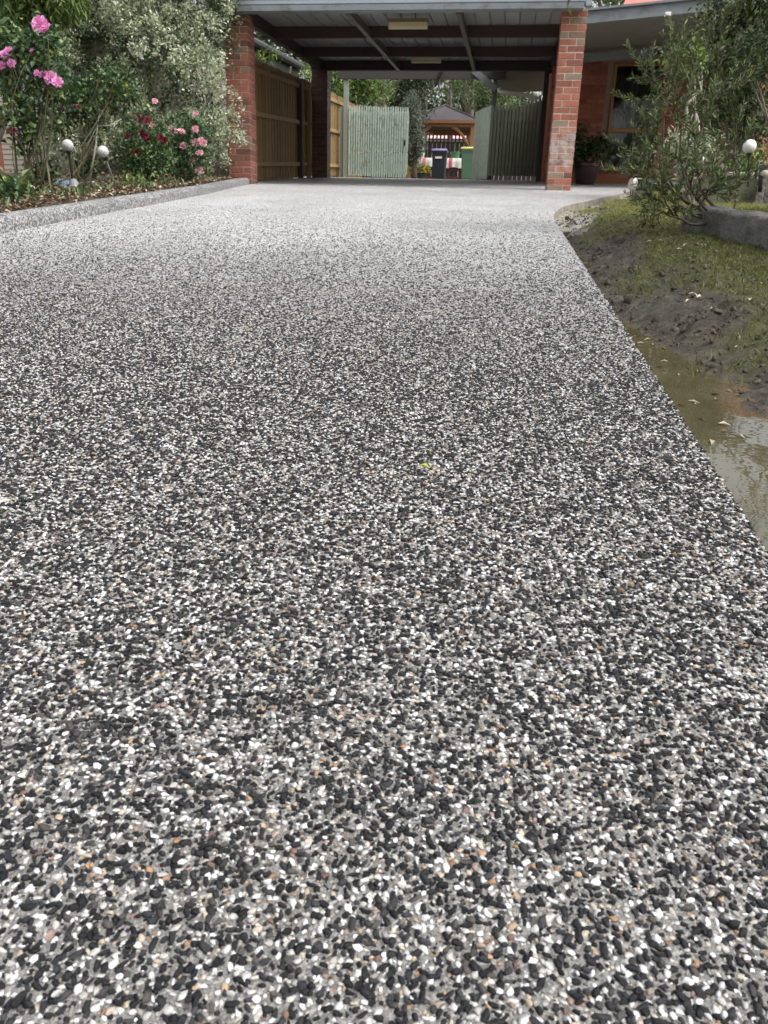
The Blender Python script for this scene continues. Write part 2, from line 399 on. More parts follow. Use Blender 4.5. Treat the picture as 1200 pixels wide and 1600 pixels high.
# ---- exposed aggregate material
def aggregate(name, near=False, scale=135.0, cemk=1.0, mul=1.0):
    N = NT(name); po = N.coords(True)
    mp = N.n('ShaderNodeMapping'); mp.inputs['Scale'].default_value = (1, 1, .6); N.l(po, mp.inputs[0])
    vo = N.n('ShaderNodeTexVoronoi', feature='F1', i_Scale=scale); N.l(mp.outputs[0], vo.inputs['Vector'])
    ve = N.n('ShaderNodeTexVoronoi', feature='DISTANCE_TO_EDGE', i_Scale=scale); N.l(mp.outputs[0], ve.inputs['Vector'])
    sx = N.n('ShaderNodeSeparateColor'); N.l(vo.outputs['Color'], sx.inputs[0])
    c = N.ramp(sx.outputs[0], [(0, (.022, .023, .026)), (.30, (.04, .042, .046)), (.46, (.065, .066, .068)), (.535, (.36, .24, .15)), (.55, (.36, .34, .28)), (.56, (.50, .50, .49)), (.68, (.66, .665, .665)), (.84, (.82, .83, .84)), (1, (.66, .66, .66))], 'CONSTANT')
    cem = N.ramp(N.noise(po, 420, 3, .6), [(.3, (.105, .102, .096)), (.7, (.20, .195, .185))])
    edge = N.ramp(ve.outputs['Distance'], [(.05, (1, 1, 1)), (.13, (0, 0, 0))])
    c = N.mix(edge, c, N.ramp(N.noise(po, 300, 3, .6), [(.3, sc3((.38, .375, .365), cemk)), (.7, sc3((.60, .595, .58), cemk))]))
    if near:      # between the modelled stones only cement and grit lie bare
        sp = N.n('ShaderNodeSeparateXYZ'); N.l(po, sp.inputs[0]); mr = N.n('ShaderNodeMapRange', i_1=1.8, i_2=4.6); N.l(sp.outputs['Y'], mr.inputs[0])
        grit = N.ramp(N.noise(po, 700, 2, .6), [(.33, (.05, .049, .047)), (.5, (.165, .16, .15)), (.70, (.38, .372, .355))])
        c = N.mix(mr.outputs[0], N.mix(.6, cem, grit), c)  # paler far stones and cement stand in for sheen toward the carport
    big = N.noise(po, 1.3, 4, .6)
    c = N.mix(1.0, c, N.ramp(big, [(.3, (.88 * mul,) * 3), (.7, (1.08 * mul, 1.08 * mul, 1.07 * mul))]), 'MULTIPLY')
    N.l(c, N.b.inputs['Base Color'])
    N.l(N.ramp(big, [(.3, (.40,) * 3), (.7, (.58,) * 3)]), N.b.inputs['Roughness'])
    N.b.inputs['Specular IOR Level'].default_value = .5
    N.bump(N.math('MINIMUM', ve.outputs['Distance'], .3), .9, .004)
    return N.mat
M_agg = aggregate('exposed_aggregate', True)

# ---- ground sheet to the horizon
M_ground = simple('yard_soil', (.13, .11, .07), .95, .4, 1.5, bump=.6, bscale=20, bdist=.03)
mb = MB(); ys = [-60, -20, -6] + list(np.arange(-3, 40, 1.0)) + [60, 120, 240]; xs = [-240, -60, -20, -8, 0, 8, 20, 60, 240]
for y in ys:
    for x in xs: mb.v.append((x, y, gz(max(y, -8)) - .30 if y < 21.6 else gz(y) - .02))
for j in range(len(ys) - 1):
    for i in range(len(xs) - 1):
        a = j * len(xs) + i; mb.f.append((a, a + 1, a + 1 + len(xs), a + len(xs)))
tag(mb.build('ground', M_ground), kind='structure')

# ---- driveway slab
mb = MB(); ys = [-3, -2, -1, -.4] + list(np.arange(0, 6, .035)) + list(np.arange(6, 13.5, .06)) + [13.499, 13.501] + list(np.arange(14, 18, .5)) + [17.999, 18.001] + list(np.arange(18.5, 21.6, .5)) + [21.7]
nx = 7
for y in ys:
    a, b = left_edge(y), right_edge(y)
    for i in range(nx): mb.v.append((a + (b - a) * i / (nx - 1), y, gz(y)))
    ch = .003 * noise.fractal((y * 3, 0, 0), 1, 2, 3) + .002 * noise.noise((y * 24, 1, 0)); lip = .004 + .004 * abs(noise.noise((y * 40, 5, 0)))
    x_, y_, z_ = mb.v[-1]; mb.v[-1] = (b + ch, y, z_)
    mb.v.append((b + ch + .004, y, gz(y) - lip)); mb.v.append((b + ch + .007 + .004 * noise.noise((y * 15, 9, 0)), y, gz(y) - .16))
k = nx + 2
for j in range(len(ys) - 1):
    for i in range(k - 1): a = j * k + i; mb.f.append((a, a + 1, a + 1 + k, a + k)); mb.m.append(1 if i == k - 2 else 0)
M_side = simple('slab_side', (.30, .275, .215), .9, .3, 9, bump=.5, bscale=60, dirt=((.11, .10, .08), 7))
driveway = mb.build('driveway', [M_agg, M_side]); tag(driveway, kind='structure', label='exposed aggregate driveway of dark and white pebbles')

# ---- pebbles: real stones in the near part of the slab
def pebble_mesh(rng, name, mat, flat=.62, lng=1.3):
    p = unit(rng, 20) * rng.uniform(.80, 1.12, (20, 1))
    p *= np.array([lng * rng.uniform(.85, 1.15), rng.uniform(.8, 1.05), flat])
    bm = bmesh.new()
    for q in p: bm.verts.new(q * .5)
    r = bmesh.ops.convex_hull(bm, input=bm.verts)
    bmesh.ops.delete(bm, geom=[v for v in bm.verts if not v.link_faces], context='VERTS')
    bmesh.ops.recalc_face_normals(bm, faces=bm.faces)
    me = bpy.data.meshes.new(name); bm.to_mesh(me); bm.free(); me.materials.append(mat); me.shade_smooth(); me.set_sharp_from_angle(angle=math.radians(62))
    return me
def pebblemat(name, stops, rough=.42, spec=.5):
    N = NT(name); r = N.n('ShaderNodeObjectInfo').outputs['Random']
    c = N.ramp(r, stops); co = N.coords(False)
    c = N.mix(1.0, c, N.ramp(N.noise(co, 4, 5, .7), [(.3, (.7, .7, .7)), (.7, (1.15, 1.15, 1.15))]), 'MULTIPLY')
    N.l(c, N.b.inputs['Base Color']); N.b.inputs['Roughness'].default_value = rough; N.b.inputs['Specular IOR Level'].default_value = spec
    N.bump(N.noise(co, 6, 4, .6), .35, .03)
    return N.mat
PM_dark = pebblemat('basalt_pebble', [(0, (.009, .0095, .011)), (.6, (.020, .021, .024)), (.9, (.042, .043, .046)), (1, (.09, .082, .075))], .34, .22)
PM_white = pebblemat('quartz_pebble', [(0, (.42, .405, .375)), (.4, (.56, .56, .545)), (.8, (.70, .705, .71)), (1, (.80, .81, .82))], .35)
PM_grey = pebblemat('grey_pebble', [(0, (.20, .19, .175)), (.6, (.33, .315, .29)), (1, (.48, .46, .42))], .5)
PM_tan = pebblemat('tan_pebble', [(0, (.16, .09, .06)), (.2, (.40, .23, .11)), (.45, (.50, .42, .31)), (.7, (.50, .46, .38)), (.85, (.36, .24, .20)), (1, (.10, .055, .05))], .4)
prng = np.random.default_rng(21)
pcol = bpy.data.collections.new('pebble_shapes')
pmeshes = []
for i in range(26):
    m_, fl = (PM_dark, .74) if i < 10 else (PM_white, .66) if i < 18 else (PM_grey, .6) if i < 22 else (PM_tan, .66)
    me = pebble_mesh(prng, 'pebble_shape', m_, fl, prng.uniform(1.05, 1.6)); pmeshes.append(me)
    o = bpy.data.objects.new('pebble_shape_%02d' % i, me); pcol.objects.link(o)
def stone_grid(pitch, jit, keep0, y1):
    q = []
    for j, y in enumerate(np.arange(.16, y1, pitch * .87)):
        x0 = max(-.50 - .68 * y, left_edge(y) + .03); xv = np.arange(x0 + (j % 2) * pitch / 2, .374, pitch)
        q.append(np.stack([xv, np.full(len(xv), y)], 1))
    q = np.concatenate(q); q += prng.normal(size=q.shape) * pitch * jit
    k_ = prng.random(len(q)) < keep0 * np.exp(-np.clip(q[:, 1] - 1.7, 0, 9) / 1.15)
    return q[k_ & (q[:, 0] < .373)]
A = stone_grid(.0054, .17, .94, 7.2); B = stone_grid(.0047, .34, .90, 3.0)      # coarse stones, then the small ones between them
_pn = {}
def pnoise(a, b):
    k_ = (int(a * 60), int(b * 60))
    if k_ not in _pn: _pn[k_] = noise.noise((k_[0] / 60 * 14, k_[1] / 60 * 14, 3.))
    return _pn[k_]
kA = np.clip(prng.random(len(A)) + np.array([pnoise(a, b) for a, b in A]) * .06, 0, .9999); kB = prng.random(len(B))
pick = lambda k_, c: np.where(k_ < c[0], prng.integers(0, 10, len(k_)), np.where(k_ < c[1], prng.integers(10, 18, len(k_)), np.where(k_ < c[2], prng.integers(18, 22, len(k_)), prng.integers(22, 26, len(k_)))))
shape = np.concatenate([pick(kA, (.61, .875, .935)), pick(kB, (.30, .52, .84))])
size = np.concatenate([np.clip(prng.normal(.0047, .0011, len(A)), .0024, .0085) * np.where(kA < .60, 1.08, .90), np.clip(prng.normal(.0025, .0007, len(B)), .0012, .0042)])
small = np.concatenate([np.zeros(len(A)), np.ones(len(B))])
pts = np.concatenate([A, B]); n = len(pts)
zz = gzv(pts[:, 1]) + size * np.where(small > 0, .0, .10) + prng.normal(size=n) * .0003
rot = np.stack([prng.normal(size=n) * .22, prng.normal(size=n) * .22, prng.uniform(0, 6.283, n)], 1)
# the 300 that show largest in the picture become pebbles of their own
cp = np.stack([pts[:, 0], pts[:, 1], zz - CAMH], 1)
Rv, Uv, Fv = np.array(_R), np.array(_U), np.array(_fw)
dep = cp @ Fv; uu = 600 + F_PX * (cp @ Rv) / dep; vv = 800 - F_PX * (cp @ Uv) / dep
vis = (uu > 5) & (uu < 1195) & (vv < 1592) & (vv > 0)
score = np.where(vis, size / dep, -1); big = np.argsort(-score)[:300]
for i in big:
    o = link('pebble', pmeshes[shape[i]], driveway)
    o.location = (pts[i, 0], pts[i, 1], zz[i]); o.rotation_euler = rot[i]; o.scale = (size[i],) * 3
mask = np.ones(n, bool); mask[big] = False
def instance_points(name, P, rotv, scl, idx, coll, parent):
    me = bpy.data.meshes.new(name); me.vertices.add(len(P)); me.vertices.foreach_set('co', P.astype(np.float32).reshape(-1))
    a = me.attributes.new('prot', 'FLOAT_VECTOR', 'POINT'); a.data.foreach_set('vector', rotv.astype(np.float32).reshape(-1))
    a = me.attributes.new('pscl', 'FLOAT', 'POINT'); a.data.foreach_set('value', scl.astype(np.float32))
    a = me.attributes.new('pidx', 'INT', 'POINT'); a.data.foreach_set('value', idx.astype(np.int32))
    o = link(name, me, parent)
    g = bpy.data.node_groups.new(name, 'GeometryNodeTree')
    g.interface.new_socket('Geometry', in_out='INPUT', socket_type='NodeSocketGeometry'); g.interface.new_socket('Geometry', in_out='OUTPUT', socket_type='NodeSocketGeometry')
    gi = g.nodes.new('NodeGroupInput'); go = g.nodes.new('NodeGroupOutput')
    ci = g.nodes.new('GeometryNodeCollectionInfo'); ci.inputs['Collection'].default_value = coll; ci.inputs['Separate Children'].default_value = True; ci.inputs['Reset Children'].default_value = True
    ip = g.nodes.new('GeometryNodeInstanceOnPoints'); ip.inputs['Pick Instance'].default_value = True
    def nat(nm, ty):
        q = g.nodes.new('GeometryNodeInputNamedAttribute'); q.data_type = ty; q.inputs[0].default_value = nm; return q.outputs[0]
    g.links.new(gi.outputs[0], ip.inputs['Points']); g.links.new(ci.outputs[0], ip.inputs['Instance'])
    g.links.new(nat('pidx', 'INT'), ip.inputs['Instance Index']); g.links.new(nat('prot', 'FLOAT_VECTOR'), ip.inputs['Rotation']); g.links.new(nat('pscl', 'FLOAT'), ip.inputs['Scale'])
    g.links.new(ip.outputs[0], go.inputs[0])
    md = o.modifiers.new('scatter', 'NODES'); md.node_group = g
    return o
pp = instance_points('pebbles', np.c_[pts, zz][mask], rot[mask], size[mask], shape[mask], pcol, driveway); pp['kind'] = 'stuff'

# ---- kerb along the garden bed
kp = [(interp(y, L_KERB), y, gz(y)) for y in np.arange(-2.5, 12.71, .3)]
prof = [(-.004, -.08), (-.004, .050), (.006, .076), (.03, .092), (.06, .097), (.11, .090), (.135, .072), (.14, -.08)]
M_kerb = aggregate('kerb_aggregate', False, 150.0, .42, .80)
tag(MB().extrude(prof, kp, True).build('kerb', M_kerb, angle=50), kind='structure', label='low rounded aggregate kerb along the rose bed')

# ---- garden bed on the left
def mulchmat():
    N = NT('bed_soil'); po = N.coords(True)
    c = N.ramp(N.noise(po, 14, 7, .7), [(.3, (.045, .032, .024)), (.5, (.11, .08, .055)), (.7, (.20, .16, .11))])
    c = N.mix(N.ramp(N.noise(po, 60, 3, .6), [(.55, (0, 0, 0)), (.68, (.7, .7, .7))]), c, (.26, .20, .14))
    N.l(c, N.b.inputs['Base Color']); N.b.inputs['Roughness'].default_value = .95
    N.bump(N.noise(po, 55, 6, .75), 1.0, .03); return N.mat
mb = MB(); ys = np.arange(-2.5, 13.9, .16); fr = [0, .03, .06, .1, .15, .2, .27, .35, .45, .6, .8, 1.0]
for y in ys:
    xr = interp(y, L_KERB) - .10 if y < 12.6 else -4.35
    for f_ in fr:
        x = xr + (-11 - xr) * f_; h = gz(y) + .055 + .05 * min(1, (xr - x) / .8) + .035 * noise.fractal((x * 2.2, y * 2.2, 0), 1, 2, 4)
        mb.v.append((x, y, h))
k = len(fr)
for j in range(len(ys) - 1):
    for i in range(k - 1): a = j * k + i; mb.f.append((a, a + k, a + k + 1, a + 1))
tag(mb.build('garden_bed', mulchmat(), smooth=True), kind='structure')
def bedz(x, y):
    return gz(y) + .085
def litter(name, rng, P, L, W, mat, tint=(.5, .3), parent=None, flat=.25):
    n = len(P); D = unit(rng, n); D[:, 2] *= flat; Nn = unit(rng, n) * .35 + np.array([0, 0, 1.])
    return leaf_object(name, P, D, Nn, L * rng.uniform(.6, 1.3, n), W * rng.uniform(.6, 1.3, n), tint[0] + rng.normal(size=n) * tint[1], mat, parent, fold=.35)
lr = np.random.default_rng(5); n = 4200; y = 3.6 + lr.beta(1.3, 1.3, n) * 8.6
x = np.array([interp(q, L_KERB) for q in y]) - .16 - lr.exponential(.55, n)
tag(litter('fallen_leaves', lr, np.stack([x, y, gzv(y) + .075 + .05 * np.clip((np.array([interp(q, L_KERB) for q in y]) - x) / .9, 0, 1)+ lr.uniform(0, .03, n)], 1), .05, .026, LM_litter, (.40, .28)), 'dry fallen leaves scattered over the rose bed', 'leaves', kind='stuff')
n = 1000; y = 4.2 + lr.beta(1.2, 1.2, n) * 7; c_ = lr.normal(size=n) * .25
x = np.array([interp(q, L_KERB) for q in y]) - .25 - np.abs(lr.normal(size=n)) * .5
cl = np.array([noise.noise((a * 1.7, b * 1.7, 9)) for a, b in zip(x, y)]); kk = cl > .02
P = np.stack([x, y, gzv(y) + .10], 1)[kk]; D = unit(lr, len(P)) * .5 + np.array([0, 0, .7])
tag(leaf_object('weeds', P, D, unit(lr, len(P)), .07 * lr.uniform(.5, 1.3, len(P)), .02, .55 + lr.normal(size=len(P)) * .2, LM_rose), 'low green weeds along the rose bed', 'weeds', kind='stuff')

# ---- lawn, mud and trench on the right
EDG = [(5.45, 1.115), (5.3, 1.14), (4.85, 1.25), (4.35, 1.38), (3.85, 1.52), (3.25, 1.71), (2.5, 1.97), (1.6, 2.4), (.5, 2.9), (-3, 4.0)]
def edging_x(y): return interp(y, sorted(EDG))
def wz(y): return .045 + .065 * y
def wpw(y): return interp(y, [(0, .50), (.8, .37), (1.4, .275), (1.9, .205), (2.3, .165), (2.7, .135), (3.2, .09), (3.4, .05)])
def sstep(a, b, x):
    t = min(1, max(0, (x - a) / (b - a))); return t * t * (3 - 2 * t)
def lawn_z(x, y):
    dx = x - right_edge(min(y, 13.49))
    if dx < -.01: return gz(y) - .17
    nz = noise.fractal((x * 3.1, y * 3.1, 1.), 1., 2., 6)
    fine = noise.fractal((x * 17, y * 17, 4.), .8, 2., 4)
    lump = max(0, noise.noise((x * 7.5, y * 5.5, 8.)))
    mudz = 1 - sstep(.30, .75, dx)
    z = gz(y) - .075 + .095 * sstep(.02, .55, dx) + .022 * nz + (.026 * fine + .05 * lump) * (.20 + .80 * mudz)
    z -= .025 * sstep(7.0, 12.0, y)
    if y < 3.5:
        wp = wpw(y) * (1 + .28 * noise.noise((y * 4.2, x * 2., 2.)) + .18 * noise.noise((y * 13, 1., 5.)))
        t = dx / max(wp, .02)
        zt = wz(y) + .055 * (t - 1) + .012 * fine * min(1, max(.25, t)) + .008 * lump
        zt = min(zt, z) if t > 1 else zt
        bl = 1 - sstep(1.0, 2.2, t)
        f = sstep(3.5, 3.1, y) if False else 1 - sstep(3.0, 3.5, y)
        z = z + (zt - z) * bl * f
    if 3.1 < y < 8.2:      # shallow runnel of wet mud beside the slab
        wr = .10 * (1 + .5 * noise.noise((y * 3.3, 4., 4.))); t = dx / wr; b_ = (1 - sstep(.6, 1.5, t)) * sstep(3.1, 3.6, y) * (1 - sstep(7.2, 8.2, y))
        z += (gz(y) - .088 + .022 * fine + .02 * lump - z) * b_
    if y < 5.6:
        s_ = x - edging_x(y)
        if s_ > .06: z = gz(y) + .10 + .03 * nz + .01 * fine
    else:
        s_ = sstep(1.25, 1.7, x) * (1 - sstep(6.0, 7.2, y)); z += .10 * s_
    return z
def grassy(x, y):
    dx = x - right_edge(min(y, 13.49))
    g = sstep(.12, .44, dx + .30 * noise.fractal((x * 2.6, y * 2.0, 7.), 1, 2, 3) + .10 * noise.noise((x * 9, y * 9, 7.)))
    g *= sstep(1.2, 2.6, y + 2.2 * max(0, x - .9)) if y < 3.4 else 1
    patchy = noise.fractal((x * 2.1 + 5, y * 1.6, 2.), 1, 2, 4)
    if y < 6.2: g *= sstep(-.30, .20, patchy + .16 + .6 * sstep(.65, 1.05, x))
    if y < 5.6 and x > edging_x(y): g *= .1
    return g
def lawnmat():
    N = NT('lawn_mud'); po = N.coords(True)
    g = N.n('ShaderNodeAttribute', attribute_name='grassy').outputs['Fac']; wt = N.n('ShaderNodeAttribute', attribute_name='wet').outputs['Fac']; pl = N.n('ShaderNodeAttribute', attribute_name='pale').outputs['Fac']
    n1 = N.noise(po, 22, 8, .7)
    mud = N.ramp(n1, [(.30, (.022, .018, .013)), (.5, (.085, .071, .055)), (.70, (.20, .175, .145))])
    gr = N.ramp(N.noise(po, 30, 6, .7), [(.3, (.05, .046, .02)), (.55, (.13, .125, .048)), (.75, (.25, .225, .10))])
    pale = N.ramp(N.noise(po, 16, 6, .7), [(.3, (.30, .28, .24)), (.65, (.56, .54, .49))])
    c = N.mix(g, mud, gr); c = N.mix(pl, c, pale)
    N.l(c, N.b.inputs['Base Color'])
    r = N.ramp(wt, [(0, (.92,) * 3), (1, (.22,) * 3)])
    N.l(N.mix(N.ramp(N.noise(po, 11, 4, .6), [(.4, (0, 0, 0)), (.6, (.35,) * 3)]), r, (.8,) * 3), N.b.inputs['Roughness'])
    N.b.inputs['Specular IOR Level'].default_value = .35
    N.bump(N.noise(po, 60, 8, .8), 1.0, .03); return N.mat
xs = list(np.arange(.33, 1.75, .024)) + list(np.arange(1.78, 3.2, .08)) + list(np.arange(3.3, 9, .5)); ys = list(np.arange(-.6, .2, .1)) + list(np.arange(.2, 4.6, .024)) + list(np.arange(4.6, 8, .05)) + list(np.arange(8, 13.7, .12))
mb = MB(); ga = []; wa = []; pa = []
for y in ys:
    re = right_edge(min(y, 13.49))
    for x in xs:
        z = lawn_z(x, y); dx = x - re; mb.v.append((x, y, z)); g = grassy(x, y); ga.append(g)
        wv = (1 - sstep(.05, .5, dx)) * (1 if y < 9 else .3)
        if y < 3.5: wv = max(wv, 1 - sstep(.0, .03, z - wz(y)))
        wa.append(wv * (.6 + .4 * noise.noise((x * 6, y * 6, 3))))
        pa.append((1 - sstep(.22, .55, dx + .25 * noise.noise((x * 5, y * 5, 1)))) * sstep(5.7, 6.6, y) * (1 - g))
k = len(xs)
for j in range(len(ys) - 1):
    for i in range(k - 1): a = j * k + i; mb.f.append((a, a + 1, a + 1 + k, a + k))
me = bpy.data.meshes.new('lawn'); me.from_pydata(mb.v, [], mb.f)
for nm, arr in (('grassy', ga), ('wet', wa), ('pale', pa)):
    q = me.attributes.new(nm, 'FLOAT', 'POINT'); q.data.foreach_set('value', np.array(arr, np.float32))
me.materials.append(lawnmat()); me.shade_smooth()
tag(link('lawn', me), kind='structure', label='muddy lawn verge beside the driveway')
# clods of mud
crng = np.random.default_rng(71); ccol = bpy.data.collections.new('clod_shapes'); M_clod = simple('mud_clod', (.085, .068, .050), .85, .5, 40, bump=.8, bscale=200, bdist=.004, objvar=.5)
for i in range(6):
    o = bpy.data.objects.new('clod_shape_%d' % i, pebble_mesh(crng, 'clod_shape', M_clod, .7, 1.3)); ccol.objects.link(o)
n = 17000; cy = .9 + crng.random(n) ** 1.2 * 7.5; cx_ = np.array([right_edge(q) for q in cy]) + .03 + crng.random(n) * .75
CP = []
for a, b in zip(cx_, cy):
    if crng.random() < grassy(a, b) * .8: continue
    z = lawn_z(a, b)
    if b < 3.5 and z < wz(b) + .002: continue
    if noise.noise((a * 6, b * 6, 11.)) < -.12: continue
    CP.append((a, b, z))
CP = np.array(CP); n = len(CP); cs = np.clip(crng.lognormal(-4.95, .62, n), .003, .040)
tag(instance_points('mud_clods', CP, crng.uniform(0, 6.28, (n, 3)), cs, crng.integers(0, 6, n), ccol, None), 'crumbled clods of wet dark mud beside the driveway', 'mud', kind='stuff')
# puddle
N = NT('muddy_water'); po = N.coords(True)
N.l(N.ramp(N.noise(po, 5, 4, .6), [(.3, (.055, .048, .026)), (.7, (.095, .083, .047))]), N.b.inputs['Base Color'])
N.b.inputs['Roughness'].default_value = .015; N.b.inputs['IOR'].default_value = 1.65; N.bump(N.noise(po, 9, 3, .5), .04, .02)
mb = MB(); yy = np.arange(-.5, 3.45, .1)
for y in yy: mb.v += [(.375, y, wz(y)), (.375 + .8, y, wz(y)), (1.5, y, wz(y))]
for j in range(len(yy) - 1):
    for i in range(2): a = j * 3 + i; mb.f.append((a, a + 1, a + 4, a + 3))
for y in np.arange(3.35, 7.9, .06):
    k_ = len(mb.v); mb.v += [(.375 + max(0, right_edge(y) - .37), y, gz(y) - .080 + .004 * math.sin(y * 9)), (.375 + .16 + max(0, right_edge(y) - .37), y, gz(y) - .080 + .004 * math.sin(y * 9))]
    if y > 3.36: mb.f.append((k_ - 2, k_ - 1, k_ + 1, k_))
tag(mb.build('water', N.mat, smooth=True), kind='structure', label='muddy brown puddle along the driveway edge')
# grass blades
gr = np.random.default_rng(12); n = 200000
y = 1.5 + gr.random(n) ** .8 * 11.8; x = .4 + gr.random(n) * (.9 + y * .16)
P = []; T = []
gcache = {}
for a, b in zip(x, y):
    key = (round(a / .05), round(b / .05))
    if key not in gcache: gcache[key] = (grassy(a, b), lawn_z(a, b))
    g = gcache[key][0]
    if gr.random() < g * (.75 if b > 6 else .42) and a > right_edge(b) + .02:
        P.append((a, b, lawn_z(a, b) if b < 5 else gcache[key][1])); T.append(.45 + .4 * sstep(5.5, 8, b) + gr.normal() * .17 - .12 * (b < 5))  # blades tinted lighter farther up the drive
P = np.array(P); n = len(P); D = unit(gr, n) * .75 + np.array([0, 0, .8])
o = leaf_object('grass', P - np.array([0, 0, .004]), D, unit(gr, n), gr.uniform(.014, .038, n), gr.uniform(.003, .0055, n), np.array(T), LM_grass)
tag(o, 'short patchy grass growing on the muddy verge', 'grass', kind='stuff')
# dead leaves and twigs dropped on the mud
n = 240; y = 1.3 + gr.random(n) * 7.5; x = .48 + np.abs(gr.normal(size=n)) * .5 + .06 * y
P = np.array([(a, b, lawn_z(a, b) + .012) for a, b in zip(x, y)])
tag(litter('leaf_litter', gr, P, .030, .012, LM_litter, (.7, .25), flat=.2), 'small yellowed leaves dropped on the mud', 'leaves', kind='stuff')
# floating bits in the puddle
n = 46; y = 1.2 + gr.random(n) * 1.9; x = .40 + gr.random(n) * .8 * np.array([wpw(q) for q in y])
P = np.stack([x, y, np.array([wz(q) for q in y]) + .003], 1)
tag(litter('floating_debris', gr, P, .022, .008, LM_litter, (.6, .35), flat=.02), 'leaf scraps floating in the puddle', 'debris', kind='stuff')

# ---- concrete edging of the raised bed
M_conc = simple('weathered_concrete', (.15, .145, .13), .9, .45, 9, bump=1.0, bscale=40, bdist=.02, dirt=((.06, .06, .05), 6))
path = [(interp(y, sorted(EDG)), y, gz(y)) for y in [5.44, 5.36, 5.28] + list(np.arange(5.2, -.1, -.06))]
prof = [(.0, -.14), (-.006, .155), (.006, .173), (.03, .180), (.20, .178), (.213, .166), (.218, -.14)]
mb = MB().extrude(prof, path, True)
vs = []
for v in mb.v:
    q = Vector(v); d = noise.noise_vector(q * 7) * .009 + noise.noise_vector(q * 27) * .005; vs.append(tuple(q + d))
mb.v = vs
edg = mb.build('concrete_edging', M_conc, angle=45)
tag(edg, 'thick weathered concrete edging with a crack, along the raised bed under the bushy shrub', 'edging')
c0 = at(1178, 378, 4.75); crack = MB().tube([(edging_x(q) - .006 + .002 * k_, q, gz(q) + zc) for k_, (q, zc) in enumerate([(4.52, .02), (4.46, .0), (4.40, .03), (4.36, .07), (4.25, .12)])], [.003, .006, .008, .006, .004], 5)
M_crack = simple('crack_shadow', (.02, .02, .018), .95, .2, 20, bump=0)
crack.build('crack', M_crack, edg)

# ================================================================== CARPORT
# shared brick shapes (length x depth x height), slightly different chips
def brick_shapes(L, Dp, H, mat, n=4, seed=1):
    out = []; rr = random.Random(seed)
    for i in range(n):
        b = MB().bevbox((-L / 2, -Dp / 2, -H / 2), (L / 2, Dp / 2, H / 2), .005)
        b.v = [(x + rr.uniform(-.0016, .0016), y + rr.uniform(-.0016, .0016), z + rr.uniform(-.0016, .0016)) for x, y, z in b.v]
        out.append(b.mesh('brick', mat))
    return out
def pillar(name, parent, x0, y0, zb, courses, bmat, mmat, label=None, seed=3):
    w_ = .35; top = zb + courses * .086
    core = MB().box((x0 + .006, y0 + .006, zb - .08), (x0 + w_ - .006, y0 + w_ - .006, top - .004)).build(name, mmat, parent)
    if label: core['label'] = label
    S = brick_shapes(.23, .11, .076, bmat, 5, seed); rr = random.Random(seed)
    for c in range(courses):
        z = zb + .086 * c + .043
        lay = [(.115, .055, 0), (.295, .115, 1), (.235, .295, 0), (.055, .235, 1)]
        if c % 2: lay = [(.35 - a, b, r) for a, b, r in lay]
        for a, b, r in lay:
            o = link('brick', rr.choice(S), core)
            o.location = (x0 + a + rr.uniform(-.002, .002), y0 + b + rr.uniform(-.002, .002), z + rr.uniform(-.0015, .0015))
            o.rotation_euler = (0, rr.choice((0, math.pi)) + rr.uniform(-.006, .006), (math.pi / 2 if r else 0) + rr.choice((0, math.pi)) + rr.uniform(-.008, .008))
    return core
carport = empty('carport', (-1.7, 15.5, gz(15.5)), 'open carport with brick pillars, ribbed metal roof and dark brown beams', 'carport')
zr = lambda y: 3.60 + .0644 * (y - 12.65)
pillar('brick_pillar', carport, -4.30, 12.65, _Z0 - .01, 27, M_brick_l, M_mortar_l, 'brick pillar coloured darker for shade, partly behind the pale hedge', 5)
pillar('brick_pillar', carport, .58, 12.65, _Z0 - .01, 27, M_brick, M_mortar, 'orange red brick pillar beside the porch with pale salt stains', 6)
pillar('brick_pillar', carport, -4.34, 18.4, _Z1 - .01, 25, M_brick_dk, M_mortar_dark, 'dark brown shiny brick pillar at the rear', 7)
def sloped_bar(x0, x1, y0, y1, dz0, dz1):
    """bar running up the carport roof pitch, dz measured from the beam underside line"""
    b = MB(); vs = [(x, y, zr(y) + dz) for y in (y0, y1) for dz in (dz0, dz1) for x in (x0, x1)]
    return b.add(vs, [(0, 1, 3, 2), (4, 6, 7, 5), (0, 4, 5, 1), (2, 3, 7, 6), (0, 2, 6, 4), (1, 5, 7, 3)])
for y in (14.65, 16.65):
    MB().bevbox((-4.30, y - .03, zr(y)), (.70, y + .03, zr(y) + .17)).build('purlin', M_beam, carport)
MB().bevbox((-4.36, 18.45, zr(18.45)), (.80, 18.56, zr(18.45) + .185)).build('rear_beam', M_beam_k, carport)
sloped_bar(-4.20, -4.10, 12.62, 18.9, .0, .19).build('eave_beam', M_beam_k, carport)
sloped_bar(.70, .80, 12.62, 18.9, .0, .19).build('eave_beam', M_beam_k, carport)
for x in (-2.45, -.86):
    sloped_bar(x - .035, x + .035, 12.66, 18.44, -.015, .10).build('rafter', M_rafter, carport)
# steel post at the rear right
MB().bevbox((.60, 18.42, _Z1 - .02), (.70, 18.52, zr(18.4) + .05)).build('rear_post', M_charcoal, carport)
